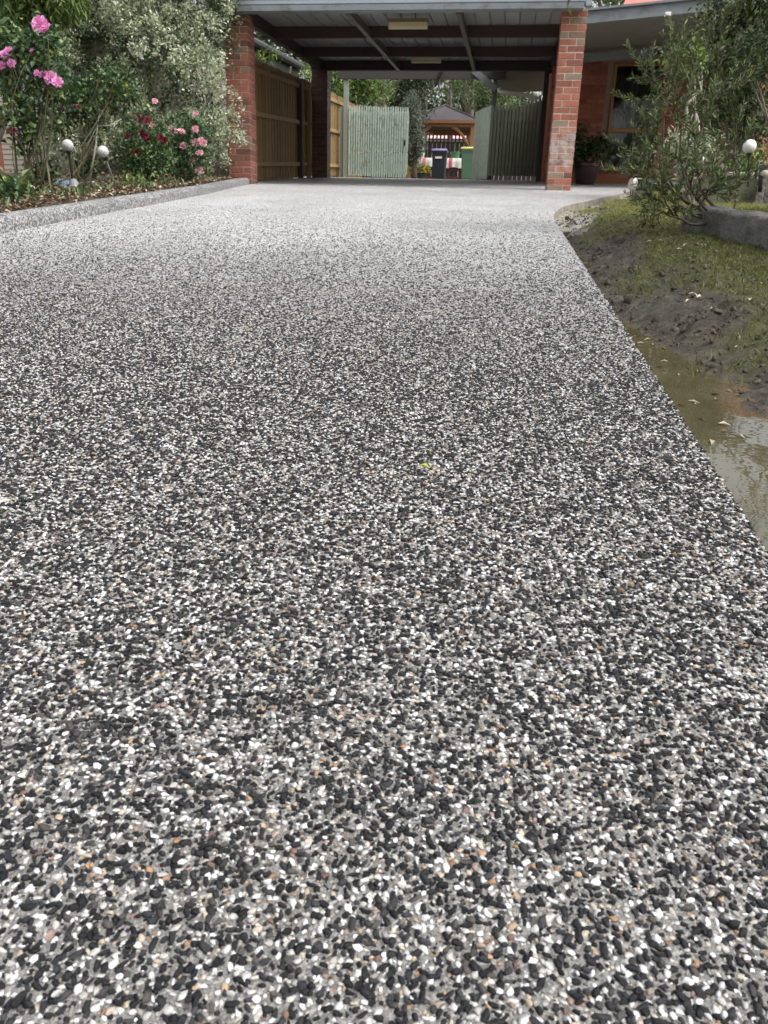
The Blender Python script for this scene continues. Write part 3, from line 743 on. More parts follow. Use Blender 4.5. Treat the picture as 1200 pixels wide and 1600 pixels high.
# roof sheets, each with its own rib
pan = .232; sh = None
for i in range(23):
    x0 = -4.42 + i * pan; b = MB()
    prof = [(0, .0), (.012, .0), (.016, .028), (.030, .028), (.034, .0), (pan + .008, -.002)]
    vs = [(x0 + a, y, zr(y) + .185 + h) for y in (12.62, 15.6, 19.0) for a, h in prof]; fs = []
    for j in range(2):
        for k in range(len(prof) - 1): q = j * len(prof) + k; fs.append((q, q + 1, q + 1 + len(prof), q + len(prof)))
    b.add(vs, fs); o = b.build('roof_sheet', M_ceil, carport)
    md = o.modifiers.new('thickness', 'SOLIDIFY'); md.thickness = .003; md.offset = 1
# front: gutter strip and ribbed fascia
prof = [(0, .0), (0, .095), (-.012, .1), (.06, .1), (.06, .0)]
MB().box((-4.46, 12.44, 3.585), (.855, 12.60, 3.597)).box((-4.46, 12.43, 3.585), (.855, 12.442, 3.655)).build('gutter', M_gutter, carport)
b = MB(); vs = []; fs = []; seq = []
z = 3.668
for i in range(9):
    seq += [(12.475, z), (12.452, z + .012), (12.452, z + .034), (12.475, z + .046)]; z += .052
for y, zz_ in seq: vs += [(-4.46, y, zz_), (.875, y, zz_)]
for i in range(len(seq) - 1): fs.append((2 * i, 2 * i + 1, 2 * i + 3, 2 * i + 2))
o = b.add(vs, fs).build('fascia', M_fascia, carport); md = o.modifiers.new('thickness', 'SOLIDIFY'); md.thickness = .02; md.offset = -1
MB().box((-4.46, 12.50, 3.655), (.86, 12.60, 4.14)).build('fascia_backing', M_beam_k, carport)
MB().bevbox((.876, 12.46, 3.62), (.955, 12.60, 4.1)).build('fascia_end', M_fascia, carport)
# fluorescent battens under the roof
def batten(name, xc, y, length, label):
    e = empty(name, (xc, y, zr(y) + .05), label, 'ceiling light', 'unlit batten lights under the carport roof')
    z = zr(y) + .02
    MB().bevbox((xc - length / 2, y - .06, z + .035), (xc + length / 2, y + .06, z + .085)).build('base', M_lampdark, e)
    p = [(-.055, .034), (-.05, -.02), (-.03, -.045), (.03, -.045), (.05, -.02), (.055, .034)]
    d = MB(); vs = [(x, y + a, z + h) for x in (xc - length / 2 + .01, xc + length / 2 - .01) for a, h in p]
    d.add(vs, [(i, i + 1, i + 7, i + 6) for i in range(5)] + [(0, 1, 2, 3, 4, 5), (6, 7, 8, 9, 10, 11)]).build('diffuser', M_lampbody, e)
    for s in (-.18, .18): MB().tube([(xc + s * length, y, z + .085), (xc + s * length, y, zr(y) + .19)], .008, 6).build('hanger', M_iron, e)
batten('ceiling_light', -1.70, 13.7, .62, 'unlit yellowed batten light nearer the front of the carport')
batten('ceiling_light', -1.75, 17.2, .60, 'unlit yellowed batten light nearer the rear beam')

# ================================================================== FENCE ON THE LEFT OF THE CARPORT
FX = -4.42
fence = empty('paling_fence', (FX, 17, gz(17)), 'treated pine paling fence with three rails beside the carport', 'fence')
def fz(y): return gz(y) + (.02)
pm = [MB().bevbox((-.009, -.048, 0), (.009, .048, 1.90), .002).mesh('paling', M_paling) for _ in range(3)]
i = 0; y = 13.15
while y < 25.6:
    o = link('paling', pm[i % 3], fence); o.location = (FX - .03 + (.012 if i % 2 else 0), y, fz(y) + random.uniform(-.008, .008)); o.rotation_euler = (random.uniform(-.004, .004), 0, random.uniform(-.02, .02)); y += .0985; i += 1
bays = [13.1, 17.5, 19.6, 21.9, 25.6]
for k, (a, b) in enumerate(zip(bays[:-1], bays[1:])):
    for h in (.22, 1.02, 1.70):
        m_ = MB(); lo, hi = h, h + .075
        vs = [(x, yy_, fz(yy_) + hh) for yy_ in (a, b) for hh in (lo, hi) for x in (FX - .008, FX + .034)]
        m_.add(vs, [(0, 1, 3, 2), (4, 6, 7, 5), (0, 4, 5, 1), (2, 3, 7, 6), (0, 2, 6, 4), (1, 5, 7, 3)]).build('rail', M_rail, fence)
for y in (17.55,): MB().bevbox((FX - .005, y - .05, gz(y) - .1), (FX + .09, y + .05, fz(y) + 1.86), .005).build('post', M_post_dk, fence)
for y in (18.3, 19.6): MB().bevbox((FX - .005, y - .045, gz(y) - .1), (FX + .08, y + .045, fz(y) + 1.80), .005).build('post', M_rail, fence)

# ================================================================== GATES AND GATE FRAME
GY = 21.5; zg = gz(GY)
fr = empty('gate_frame', (-2.3, GY, zg), 'pergola style gate frame of sage posts and taupe crossbeam behind the carport', 'gate frame')
pl = at(540, 277, GY).x; pr = at(775, 120, GY).x
MB().bevbox((pl - .07, GY - .05, zg - .05), (pl + .05, GY + .05, 4.56), .006).build('post', M_sage_post, fr)
MB().bevbox((pl - .16, GY + .0, zg), (pl - .075, GY + .03, 3.74), .004).build('side_board', M_sage_post, fr)
MB().bevbox((pr - .05, GY - .05, zg - .05), (pr + .05, GY + .05, 4.56), .006).build('post', M_charcoal, fr)
MB().bevbox((pl - .2, GY - .10, 4.34), (pr + .25, GY - .055, 4.53), .005).build('crossbeam', M_taupe, fr)
def bar(p0, p1, wd, th, name, mat, parent):
    p0, p1 = Vector(p0), Vector(p1); d = p1 - p0; q = d.to_track_quat('X', 'Z').to_matrix().to_4x4(); q.translation = (p0 + p1) / 2
    return MB().bevbox((-d.length / 2, -th / 2, -wd / 2), (d.length / 2, th / 2, wd / 2), .004, q).build(name, mat, parent)
bar((pr - .55, GY - .12, 4.52), (pr + .02, GY - .12, 4.12), .14, .04, 'brace', M_verdk0, fr)
bar((-1.95, GY + .02, 4.22), (-1.75, GY - .30, 4.55), .10, .04, 'brace', M_taupe, fr)
def picket_shape(h, wd, mat, pointed=True):
    b = MB(); t = .018; p = [(-wd / 2, 0), (wd / 2, 0), (wd / 2, h - wd * .55), (0, h), (-wd / 2, h - wd * .55)] if pointed else [(-wd / 2, 0), (wd / 2, 0), (wd / 2, h), (-wd / 2, h)]
    n_ = len(p); vs = [(x, s * t / 2, z) for s in (-1, 1) for x, z in p]
    return b.add(vs, [tuple(range(n_)), tuple(range(2 * n_ - 1, n_ - 1, -1))] + [(i, (i + 1) % n_, n_ + (i + 1) % n_, n_ + i) for i in range(n_)]).mesh('picket', mat)
# left leaf, closed
gx0, gx1 = pl + .075, at(636, 277, GY).x
gate = empty('picket_gate', ((gx0 + gx1) / 2, GY, zg), 'closed pale sage picket gate with a latch at its free edge', 'gate')
n = 25; wd = (gx1 - gx0) / n; base = zg + .04
pk = picket_shape(1.63, wd * .60, M_sage)
for i in range(n):
    o = link('picket', pk, gate); f_ = i / (n - 1)
    o.location = (gx0 + wd * (i + .5), GY - .075, base + .02 * math.sin(f_ * 9) * .3 - .035 * f_); o.rotation_euler = (0, random.uniform(-.003, .003), random.uniform(-.02, .02))
MB().bevbox((gx0, GY - .02, base + .05), (gx1, GY + .0, base + .55), .003).bevbox((gx0, GY - .02, base + .58), (gx1, GY, base + 1.50), .003).build('backing_board', M_sage, gate)
for h in (.2, 1.25): MB().bevbox((gx0, GY + .002, base + h), (gx1, GY + .04, base + h + .09), .004).build('rail', M_sage, gate)
MB().bevbox((gx1 - .10, GY - .115, base + .72), (gx1 - .06, GY - .086, base + .85), .004).build('latch', M_iron, gate)
# right leaf swung back open
hx, hy = -.50, 20.6; ex, ey = at(737, 280, 22.6).x, 22.6
leaf = empty('picket_gate', (hx, hy, gz(hy)), 'open sage gate leaf swung back beside the green bin', 'gate')
d = Vector((ex - hx, ey - hy, 0)); n = 24; pk2 = picket_shape(1.60, d.length / n * .97, M_sage, False); ang = math.atan2(d.y, d.x)
for i in range(n):
    p = Vector((hx, hy, 0)) + d * ((i + .5) / n); o = link('picket', pk2, leaf); o.location = (p.x, p.y, gz(p.y) + .03); o.rotation_euler = (0, 0, ang)
for h in (.25, 1.25):
    a, b2 = Vector((hx + .03, hy, gz(hy) + h)), Vector((ex + .03, ey, gz(ey) + h)); bar(a, b2, .09, .04, 'rail', M_timber, leaf)
# sage picket panel, shade put into its darker tone, between gate post and carport post
PY = 20.45
panel = empty('picket_fence', (.1, PY, gz(PY)), 'sage picket panel coloured darker for shade, with a ramped top beside the brick house corner', 'fence')
x = -.47; i = 0
while x < .80:
    h = 1.53 + max(0, (x + .02)) * .32; pk3 = picket_shape(h, .062, M_sage_dk, x < 0); o = link('picket', pk3, panel); o.location = (x, PY + (.008 if i % 2 else 0), gz(PY) + .10); o.rotation_euler = (0, 0, random.uniform(-.03, .03)); x += .083; i += 1
MB().add([(-.5, PY + .07, gz(PY) + .12), (.84, PY + .07, gz(PY) + .12), (.84, PY + .07, gz(PY) + 1.80), (0, PY + .07, gz(PY) + 1.55), (-.5, PY + .07, gz(PY) + 1.52)], [(0, 1, 2, 3, 4)]).build('backing_board', M_sage_dk, panel).modifiers.new('thickness', 'SOLIDIFY').thickness = .01
for h in (.35, 1.30): MB().bevbox((-.5, PY + .015, gz(PY) + h), (.85, PY + .06, gz(PY) + h + .09), .004).build('rail', M_sage_dk, panel)

# ================================================================== BRICK HOUSE ON THE RIGHT
house = empty('brick_house', (2.6, 17.8, gz(17.8)), 'red brown brick house with a timber framed window and raked grey porch roof', 'house')
HY = 17.8; hz0 = gz(HY) + .10
W0, W1 = 1.93, 2.95; wz0, wz1 = 2.09, 3.98
wall = MB()
wall.box((.74, HY + .012, hz0 - .2), (W0, HY + .25, 4.75)).box((W1, HY + .012, hz0 - .2), (5.4, HY + .25, 4.75)).box((W0, HY + .012, wz1), (W1, HY + .25, 4.75)).box((W0, HY + .012, hz0 - .2), (W1, HY + .25, wz0 - .02))
wall = wall.build('wall', M_mortar_h, house)
HS = brick_shapes(.23, .10, .076, M_brick_h, 5, 11); HSh = brick_shapes(.11, .10, .076, M_brick_h, 3, 12)
z = hz0 + .04; r = 0; nb = 0
while z < 4.0 and nb < 296:
    x = .74 - (.12 if r % 2 else 0)
    while x < 4.2:
        a, b2 = x, x + .23
        half = False
        if a < .74: a = .74; half = True
        if not (b2 > W0 - .01 and a < W1 + .01 and z > wz0 - .06) and nb < 296:
            o = link('brick', random.choice(HSh if half else HS), wall); o.location = ((a + b2) / 2 if not half else a + .055, HY + .05 + random.uniform(-.002, .002), z); o.rotation_euler = (0, random.uniform(-.005, .005), random.uniform(-.006, .006)); nb += 1
        elif z > wz0 - .06 and nb < 296:
            for c_ in ([a + .055] if a + .11 < W0 - .004 else []) + ([b2 - .055] if b2 - .11 > W1 + .004 else []):
                o = link('brick', random.choice(HSh), wall); o.location = (c_, HY + .05, z); nb += 1
        x += .24
    z += .086; r += 1
MB().box((.74, HY - .01, 1.70), (5.4, HY + .24, hz0 + .001)).build('plinth', simple('plinth_timber', (.26, .095, .035), .6, .25, 8, bump=.2), house)
# window
M_frame = simple('honey_timber', (.32, .15, .045), .4, .2, 9, (4, 4, .8), .15, 60)
N = NT('window_glass'); N.b.inputs['Base Color'].default_value = (.9, .95, .95, 1); N.b.inputs['Roughness'].default_value = .02; N.b.inputs['Transmission Weight'].default_value = 1; N.b.inputs['IOR'].default_value = 1.45
M_glass = N.mat
M_curtain = simple('sheer_curtain', (.55, .58, .50), .9, .18, 3, (14, 1, .4), .4, 20, .02)
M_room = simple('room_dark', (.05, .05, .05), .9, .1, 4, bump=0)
win = MB(); t = .05
win.bevbox((W0, HY - .03, wz0), (W0 + t, HY + .06, wz1), .004).bevbox((W1 - t, HY - .03, wz0), (W1, HY + .06, wz1), .004)
win.bevbox((W0 + t, HY - .035, 2.74), (W1 - t, HY + .055, 2.82), .004).bevbox((W0 + t, HY - .03, wz1 - t), (W1 - t, HY + .06, wz1), .004)
win = win.build('window', M_frame, house)
MB().bevbox((W0 - .02, HY - .07, wz0 - .06), (W1 + .02, HY + .04, wz0 - .001), .004).build('sill', M_frame, win)
MB().box((W0 + t + .001, HY + .01, 2.822), (W1 - t - .001, HY + .016, wz1 - t - .001)).build('pane', M_glass, win)
MB().box((W0 + t + .001, HY + .01, wz0 + .001), (W1 - t - .001, HY + .016, 2.738)).build('pane', M_glass, win)
b = MB(); vs = []; ncur = 90
for i in range(ncur):
    x = W0 + .02 + (W1 - W0 - .04) * i / (ncur - 1); yy_ = HY + .13 + .022 * math.sin(i * 1.15 + 1.3 * math.sin(i * .21)); vs += [(x, yy_, wz0 - .05), (x, yy_, wz1)]
b.add(vs, [(2 * i, 2 * i + 2, 2 * i + 3, 2 * i + 1) for i in range(ncur - 1)]).build('curtain', M_curtain, win, smooth=True)
b = MB(); vs = []
for i in range(ncur):
    x = W0 + .055 + (W1 - W0 - .11) * i / (ncur - 1); yy_ = HY + .045 + .012 * math.sin(i * .8 + 1.7 * math.sin(i * .17)); vs += [(x, yy_, wz0 + .002), (x, yy_, 2.735)]
b.add(vs, [(2 * i, 2 * i + 2, 2 * i + 3, 2 * i + 1) for i in range(ncur - 1)]).build('cafe_curtain', simple('pale_curtain', (.66, .69, .60), .9, .15, 3, (9, 1, .5), .3, 20, .02), win, smooth=True)
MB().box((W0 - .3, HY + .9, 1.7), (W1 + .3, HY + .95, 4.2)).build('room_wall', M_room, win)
# raked porch roof
M_porch = simple('porch_grey', (.22, .25, .27), .6, .15, 5, (1, 8, 8), .2, 60, dirt=((.14, .15, .155), 4))
M_soffit = simple('soffit_olive', (.22, .21, .18), .7, .2, 6, bump=.2)
def quadbeam(pa, pb, pc, pd, depth, name, mat, parent):
    """front face pa(left low) pb(right low) pc(right top) pd(left top), pushed back by depth"""
    f_ = [Vector(q) for q in (pa, pb, pc, pd)]; bk = [q + Vector((0, depth, 0)) for q in f_]
    return MB().add(f_ + bk, [(0, 1, 2, 3), (7, 6, 5, 4), (0, 4, 5, 1), (1, 5, 6, 2), (2, 6, 7, 3), (3, 7, 4, 0)]).build(name, mat, parent)
sl = .085
px = lambda x, z0: (x, 14.0, z0 + sl * (x - 1.07))
quadbeam(px(.96, 3.776), px(6.0, 3.776), px(6.0, 3.965), px(.96, 3.965), .06, 'porch_beam', M_porch, house)
py = lambda x, z0: (x, 17.0, z0 + sl * (x - 1.36))
quadbeam(py(.80, 3.851), py(6.0, 3.851), py(6.0, 3.979), py(.80, 3.979), .06, 'porch_beam', M_porch, house)
for k in range(7):
    y0 = 14.07 + k * .418; z0 = 3.90 + .02 * k
    p0 = (.92, y0, z0 + sl * (.92 - 1.1)); p1 = (6., y0, z0 + sl * 4.9); p2 = (6., y0, z0 + .03 + sl * 4.9); p3 = (.92, y0, z0 + .03 + sl * (.92 - 1.1))
    quadbeam(p0, p1, p2, p3, .385, 'soffit_board', M_soffit, house)
q0 = 4.06
MB().add([(.90, 13.95, 3.94 + sl * -.2), (6.1, 13.95, 3.94 + sl * 5), (6.1, 18.4, q0 + .14 + sl * 5), (.90, 18.4, q0 + .14 - sl * .2), (.90, 13.95, 3.97 + sl * -.2), (6.1, 13.95, 3.97 + sl * 5), (6.1, 18.4, q0 + .17 + sl * 5), (.90, 18.4, q0 + .17 - sl * .2)], [(0, 3, 2, 1), (4, 5, 6, 7), (0, 1, 5, 4), (1, 2, 6, 5), (2, 3, 7, 6), (3, 0, 4, 7)]).build('porch_roof', M_gutter, house)
# tiled main roof beyond the porch
M_tile = simple('terracotta_tile', (.50, .16, .12), .7, .3, 14, bump=.3, objvar=.25)
roof = MB().add([(2.42, 18.1, 4.35), (9, 18.1, 4.35), (9, 22.5, 6.3), (2.42, 22.5, 6.3)], [(0, 1, 2, 3)]).build('roof', M_tile, house)
tl = MB(); prof = [(-.11, 0), (-.06, .028), (0, .036), (.06, .028), (.11, 0)]
vs = [(a, y, h + y * .443) for y in (0, .33) for a, h in prof]; tl.add(vs, [(i, i + 1, i + 6, i + 5) for i in range(4)]); tm = tl.mesh('tile', M_tile, True)
for j in range(6):
    for i in range(18):
        o = link('tile', tm, roof); o.location = (2.54 + .225 * i, 18.1 + .3 * j, 4.37 + .133 * j + .015)
# house end wall and rear verandah seen past the carport post
M_verdk = simple('verandah_dark', (.055, .065, .06), .6, .15, 5, bump=.1)
quadbeam((-.42, 22.4, 4.60), (.9, 22.4, 4.66), (.9, 22.4, 4.80), (-.42, 22.4, 4.74), .05, 'verandah_beam', M_fascia, house)
MB().add([(-.62, 19.2, 4.66), (.9, 19.2, 4.70), (.9, 24.2, 4.56), (-.45, 24.2, 4.52), (-.62, 19.2, 4.70), (.9, 19.2, 4.74), (.9, 24.2, 4.60), (-.45, 24.2, 4.56)], [(0, 1, 2, 3), (7, 6, 5, 4), (0, 4, 5, 1), (1, 5, 6, 2), (2, 6, 7, 3), (3, 7, 4, 0)]).build('verandah_ceiling', M_verdk, house)  # front end lengthened out of view to shade the picket panel
M_white = simple('white_paint', (.78, .78, .74), .5, .06, 8, bump=.03)
MB().tube([at(779, 138, 23.2), at(781, 143, 23.2), at(845, 153, 23.0)], .055, 8).build('downpipe', M_white, house)
MB().box((.76, 18.06, 1.7), (.98, 24, 4.15)).build('side_wall', M_brick_h, house)
# porch spotlights
def spot(u, v, y, label):
    p = at(u, v, y); e = empty('porch_spotlight', p, label, 'spotlight')
    MB().bevbox((p.x - .045, p.y - .05, p.z - .02), (p.x + .04, p.y + .03, p.z + .035), .006).build('housing', M_white, e)
    MB().bevbox((p.x - .035, p.y - .055, p.z - .085), (p.x + .035, p.y + .0, p.z - .032), .006).build('lamp_head', M_iron, e)
spot(1043, 24, 13.93, 'white and black spotlight fixed under the porch front beam')
spot(1030, 77, 16.93, 'small black and white spotlight on the inner porch beam')
# projecting brick wing at the far right
wing = empty('brick_wall', (4.2, 12.3, gz(12.3)), 'red brick wall corner behind the white globe lamp', 'wall')
WX = at(1163, 240, 12.3).x
core = MB().box((WX + .006, 12.306, 1.1), (WX + 1.9, 12.53, 3.7)).build('core', M_mortar, wing)
z = 1.22; r = 0
while z < 3.6:
    x = WX - (.12 if r % 2 else 0)
    while x < WX + 1.85:
        a = max(x, WX); half = a > x
        o = link('brick', random.choice(HSh if half else HS), core); o.location = (a + (.055 if half else .115), 12.35 + random.uniform(-.002, .002), z); o.rotation_euler = (0, random.uniform(-.006, .006), random.uniform(-.006, .006)); x += .24
    z += .086; r += 1

# ================================================================== LEFT: SHED AND NEIGHBOUR'S EAVES
shed = empty('garden_shed', (-7.6, 12.3, gz(12.2)), 'beige garden shed with narrow horizontal boards behind the roses', 'shed')
M_board = simple('beige_board', (.47, .42, .345), .6, .08, 5, (.5, 5, 5), .08, 60, objvar=.06)
MB().box((-9.4, 12.23, .9), (-5.9, 14, 3.2)).build('wall', M_board, shed)
bd = MB(); vs = [(x, y, z) for x in (-1.75, 1.75) for y, z in ((0, 0), (-.014, .004), (-.003, .072), (0, .072))]
bd.add(vs, [(0, 1, 2, 3), (7, 6, 5, 4), (0, 4, 5, 1), (1, 5, 6, 2), (2, 6, 7, 3)]); bm_ = bd.mesh('board', M_board)
for i in range(28):
    o = link('board', bm_, shed); o.location = (-7.65, 12.228, 1.12 + i * .0735)
MB().add([(-9.5, 12.0, 3.2), (-5.8, 12.0, 3.2), (-5.8, 14.2, 3.5), (-9.5, 14.2, 3.5), (-9.5, 12.0, 3.24), (-5.8, 12.0, 3.24), (-5.8, 14.2, 3.54), (-9.5, 14.2, 3.54)], [(0, 3, 2, 1), (4, 5, 6, 7), (0, 1, 5, 4), (1, 2, 6, 5), (2, 3, 7, 6), (3, 0, 4, 7)]).build('roof', M_gutter, shed)
p = at(2, 290, 10.5); bp = MB().bevbox((p.x - .12, 10.4, .9), (p.x + .02, 10.6, 1.62), .006).build('timber_post', M_brick_l)
tag(bp, 'short red brown post at the left edge of the picture by the shed', 'post')
nb = empty('neighbour_roof', (-6, 18, 4), 'dark grey gutter and roof edge of the neighbouring building above the paling fence', 'building')
ga_, gb_ = Vector((-5.0, 12.9, 3.80)), Vector((-5.0, 20.3, 4.38))
MB().tube([ga_, gb_], .075, 10).build('gutter', M_charcoal, nb)
quad = MB().add([ga_ + Vector((-.10, 0, -.30)), gb_ + Vector((-.10, 0, -.30)), gb_ + Vector((-.10, 0, .02)), ga_ + Vector((-.10, 0, .02)), ga_ + Vector((-.16, 0, -.30)), gb_ + Vector((-.16, 0, -.30)), gb_ + Vector((-.16, 0, .02)), ga_ + Vector((-.16, 0, .02))], [(0, 1, 2, 3), (7, 6, 5, 4), (0, 4, 5, 1), (1, 5, 6, 2), (2, 6, 7, 3), (3, 7, 4, 0)]); quad.build('fascia', M_charcoal, nb)
MB().add([ga_ + Vector((-.05, 0, .05)), gb_ + Vector((-.05, 0, .05)), gb_ + Vector((-3, 0, .5)), ga_ + Vector((-3, 0, .5)), ga_ + Vector((-.05, 0, .08)), gb_ + Vector((-.05, 0, .08)), gb_ + Vector((-3, 0, .53)), ga_ + Vector((-3, 0, .53))], [(0, 3, 2, 1), (4, 5, 6, 7), (0, 1, 5, 4), (1, 2, 6, 5), (2, 3, 7, 6), (3, 0, 4, 7)]).build('roof', simple('pale_roof', (.62, .58, .48), .6, .1, 4, bump=.05), nb)
MB().box((-8, 13.5, 1), (-5.22, 20.2, 3.6)).build('wall', simple('render', (.4, .36, .3), .8), nb)

# ================================================================== BACK YARD
gzb = empty('gazebo', (-2.35, 33, gz(33)), 'timber gazebo with a grey hipped shingle roof in the back yard', 'gazebo')
cx = at(690, 190, 33).x; ez = at(690, 188, 33).z; az = at(690, 160, 33).z; gw = 1.42; gdp = 1.4; gyc = 33 + gdp
rf = MB().add([(cx - gw, 33, ez + .02), (cx + gw, 33, ez + .02), (cx + gw, 33 + 2 * gdp, ez + .02), (cx - gw, 33 + 2 * gdp, ez + .02), (cx, gyc, az + .10), (cx - gw, 33, ez - .03), (cx + gw, 33, ez - .03), (cx + gw, 33 + 2 * gdp, ez - .03), (cx - gw, 33 + 2 * gdp, ez - .03)],
  [(0, 1, 4), (1, 2, 4), (2, 3, 4), (3, 0, 4), (0, 5, 6, 1), (1, 6, 7, 2), (2, 7, 8, 3), (3, 8, 5, 0), (8, 7, 6, 5)]).build('roof', M_shingle, gzb)
for a, b2 in (((cx - gw, 33, ez + .04), (cx, gyc, az + .12)), ((cx + gw, 33, ez + .04), (cx, gyc, az + .12))): MB().tube([a, b2], .03, 6).build('ridge_cap', M_shingle, rf)
for (a, b2) in (((cx - gw + .1, 33.10), (cx + gw - .1, 33.22)), ((cx - gw + .1, 33 + 2 * gdp - .22), (cx + gw - .1, 33 + 2 * gdp - .1))): MB().bevbox((a[0], a[1], ez - .20), (b2[0], b2[1], ez - .035), .006).build('beam', M_timber, gzb)
MB().bevbox((cx - gw, 32.96, ez - .10), (cx + gw, 33.0, ez + .0), .004).build('fascia', M_timber, gzb)
for sx in (-1, 1):
    for yy_ in (33.16, 33 + 2 * gdp - .16):
        MB().bevbox((cx + sx * (gw - .22) - .075, yy_ - .075, gz(33) - .1), (cx + sx * (gw - .22) + .075, yy_ + .075, ez - .2), .006).build('post', M_timber, gzb)
    pts = [(cx + sx * (gw - .28 - .62 * math.sin(t_)), 33.16, ez - .22 - .62 * (1 - math.cos(math.pi / 2 - t_)) ) for t_ in np.linspace(0, math.pi / 2, 7)]
    pts = [(cx + sx * (gw - .30 - .70 * s_), 33.16, ez - .22 - .70 * (1 - s_) ** 1.6) for s_ in np.linspace(0, 1, 7)]
    MB().tube(pts, .06, 6).build('brace', M_timber, gzb)
# wheelie bins
def bin_(name, u, y, zs, w_, body, lid, label, h=1.0):
    x = at(u, 270, y).x; z = gz(y) - .02
    e = empty(name, (x, y, z), label, 'bin', 'wheelie bins in the back yard')
    m1 = simple(name + '_' + 'body', body, .45, .1, 8, bump=.05); m2 = simple(name + '_lid', lid, .4, .1, 8, bump=.03)
    b = MB(); a0, a1 = w_ * .40, w_ * .5; vs = []
    for (hw, hd, zz_) in ((a0, a0, .06), (a0 + .01, a0 + .01, .10), (a1 - .01, a1, h - .10), (a1 + .01, a1 + .015, h - .095), (a1 + .01, a1 + .015, h - .03)):
        c_ = .035; vs += [(x + sx, y + sy, z + zz_) for sx, sy in ((-hw + c_, -hd), (hw - c_, -hd), (hw, -hd + c_), (hw, hd - c_), (hw - c_, hd), (-hw + c_, hd), (-hw, hd - c_), (-hw, -hd + c_))]
    fs = [tuple(range(7, -1, -1)), tuple(32 + k for k in range(8))]
    for j in range(4):
        for k in range(8): fs.append((8 * j + k, 8 * j + (k + 1) % 8, 8 * j + 8 + (k + 1) % 8, 8 * j + 8 + k))
    b.add(vs, fs).build('body', m1, e)
    l_ = MB(); vs = []
    for (k_, zz_) in ((1.06, h - .028), (1.07, h + .0), (.98, h + .035), (.6, h + .055)):
        vs += [(x + sx * a1 * k_, y + sy * (a1 + .02) * k_, z + zz_) for sx, sy in ((-1, -1), (1, -1), (1, 1), (-1, 1))]
    l_.add(vs, [(3, 2, 1, 0), (12, 13, 14, 15)] + [(4 * j + k, 4 * j + (k + 1) % 4, 4 * j + 4 + (k + 1) % 4, 4 * j + 4 + k) for j in range(3) for k in range(4)]).build('lid', m2, e, angle=60)
    MB().tube([(x - a1 * .8, y + a1 + .05, z + h - .06), (x + a1 * .8, y + a1 + .05, z + h - .06)], .016, 6).build('handle', m1, e)
    for s in (-1, 1): MB().tube([(x + s * a0 - .025, y + a0, z + .10), (x + s * a0 + .025, y + a0, z + .10)], .10, 14).build('wheel', M_iron, e)
    return e, x, z
e, bx_, bz_ = bin_('wheelie_bin', 686, 28.5, 0, .50, (.018, .022, .03), (.22, .18, .36), 'navy wheelie bin with a purple lid', .96)
MB().bevbox((bx_ - .13, 28.5 - .262, bz_ + .70), (bx_ + .09, 28.5 - .246, bz_ + .76), .003).build('sticker', M_white, e)
bin_('wheelie_bin', 732, 27.5, 0, .52, (.11, .21, .13), (.50, .50, .13), 'green wheelie bin with a yellow lid beside the open gate leaf', .98)
# outdoor table with a printed cloth
M_red = simple('oxblood_timber', (.085, .022, .02), .5, .2, 10, bump=.1)
N = NT('printed_cloth'); tc = N.coords(False, False); sx = N.n('ShaderNodeSeparateXYZ'); N.l(tc, sx.inputs[0])
fx = N.math('FRACT', N.math('MULTIPLY', sx.outputs[0], 1.05))
c = N.ramp(fx, [(0, (.55, .54, .51)), (.30, (.55, .54, .51)), (.31, (.03, .16, .11)), (.46, (.03, .16, .11)), (.47, (.55, .54, .51)), (.76, (.55, .54, .51)), (.77, (.46, .12, .13)), (.90, (.46, .12, .13)), (.91, (.55, .54, .51))], 'CONSTANT')
N.l(c, N.b.inputs['Base Color']); N.b.inputs['Roughness'].default_value = .85; M_cloth = N.mat
tx0, tx1, ty = at(655, 250, 30.2).x, at(726, 250, 30.2).x, 30.2; tz = at(690, 247, ty).z
tb = empty('outdoor_table', ((tx0 + tx1) / 2, ty, gz(ty)), 'dark red timber outdoor table in front of the gazebo', 'table')
MB().bevbox((tx0, ty - .0, tz - .05), (tx1, ty + .8, tz - .005), .006).build('table_top', M_red, tb)
for xx_ in (tx0 + .08, tx1 - .08):
    for yy_ in (ty + .06, ty + .74): MB().bevbox((xx_ - .04, yy_ - .04, gz(ty) - .05), (xx_ + .04, yy_ + .04, tz - .05), .004).build('leg', M_red, tb)
MB().bevbox((tx0 + .04, ty + .02, tz - .40), (tx1 - .04, ty + .06, tz - .30), .004).build('apron', M_red, tb)
MB().bevbox((tx0 + .06, ty + .02, gz(ty) + .10), (tx1 - .06, ty + .06, gz(ty) + .18), .004).build('stretcher', M_red, tb)
for k in range(7):
    x = tx0 + .15 + k * (tx1 - tx0 - .3) / 6; MB().bevbox((x - .03, ty + .07, gz(ty) + .16), (x + .03, ty + .09, tz - .32), .003).build('slat', M_red, tb)
b = MB(); vs = []
for i in range(31):
    x = tx0 - .06 + (tx1 - tx0 + .12) * i / 30; wv = .02 * math.sin(i * 1.4)
    vs += [(x, ty + .85, tz + .004), (x, ty - .02, tz + .004), (x, ty - .04 + wv, tz - .15), (x, ty - .05 + wv * 1.6, tz - .31 + .02 * math.sin(i * .9))]
o = b.add(vs, [(4 * i + k, 4 * i + 4 + k, 4 * i + 5 + k, 4 * i + 1 + k) for i in range(30) for k in range(3)]).build('tablecloth', M_cloth, smooth=True)
tag(o, 'white cloth with red and green print draped over the outdoor table', 'tablecloth')
p = at(711, 247, 30.6); tag(MB().lathe([(.10, 0), (.14, .02), (.17, .20), (.185, .21), (.185, .24), (.15, .245)], (p.x, 30.6, tz + .005), 14).build('green_pot', simple('green_glaze', (.06, .16, .08), .3), angle=40), 'small green pot standing on the printed tablecloth', 'pot')
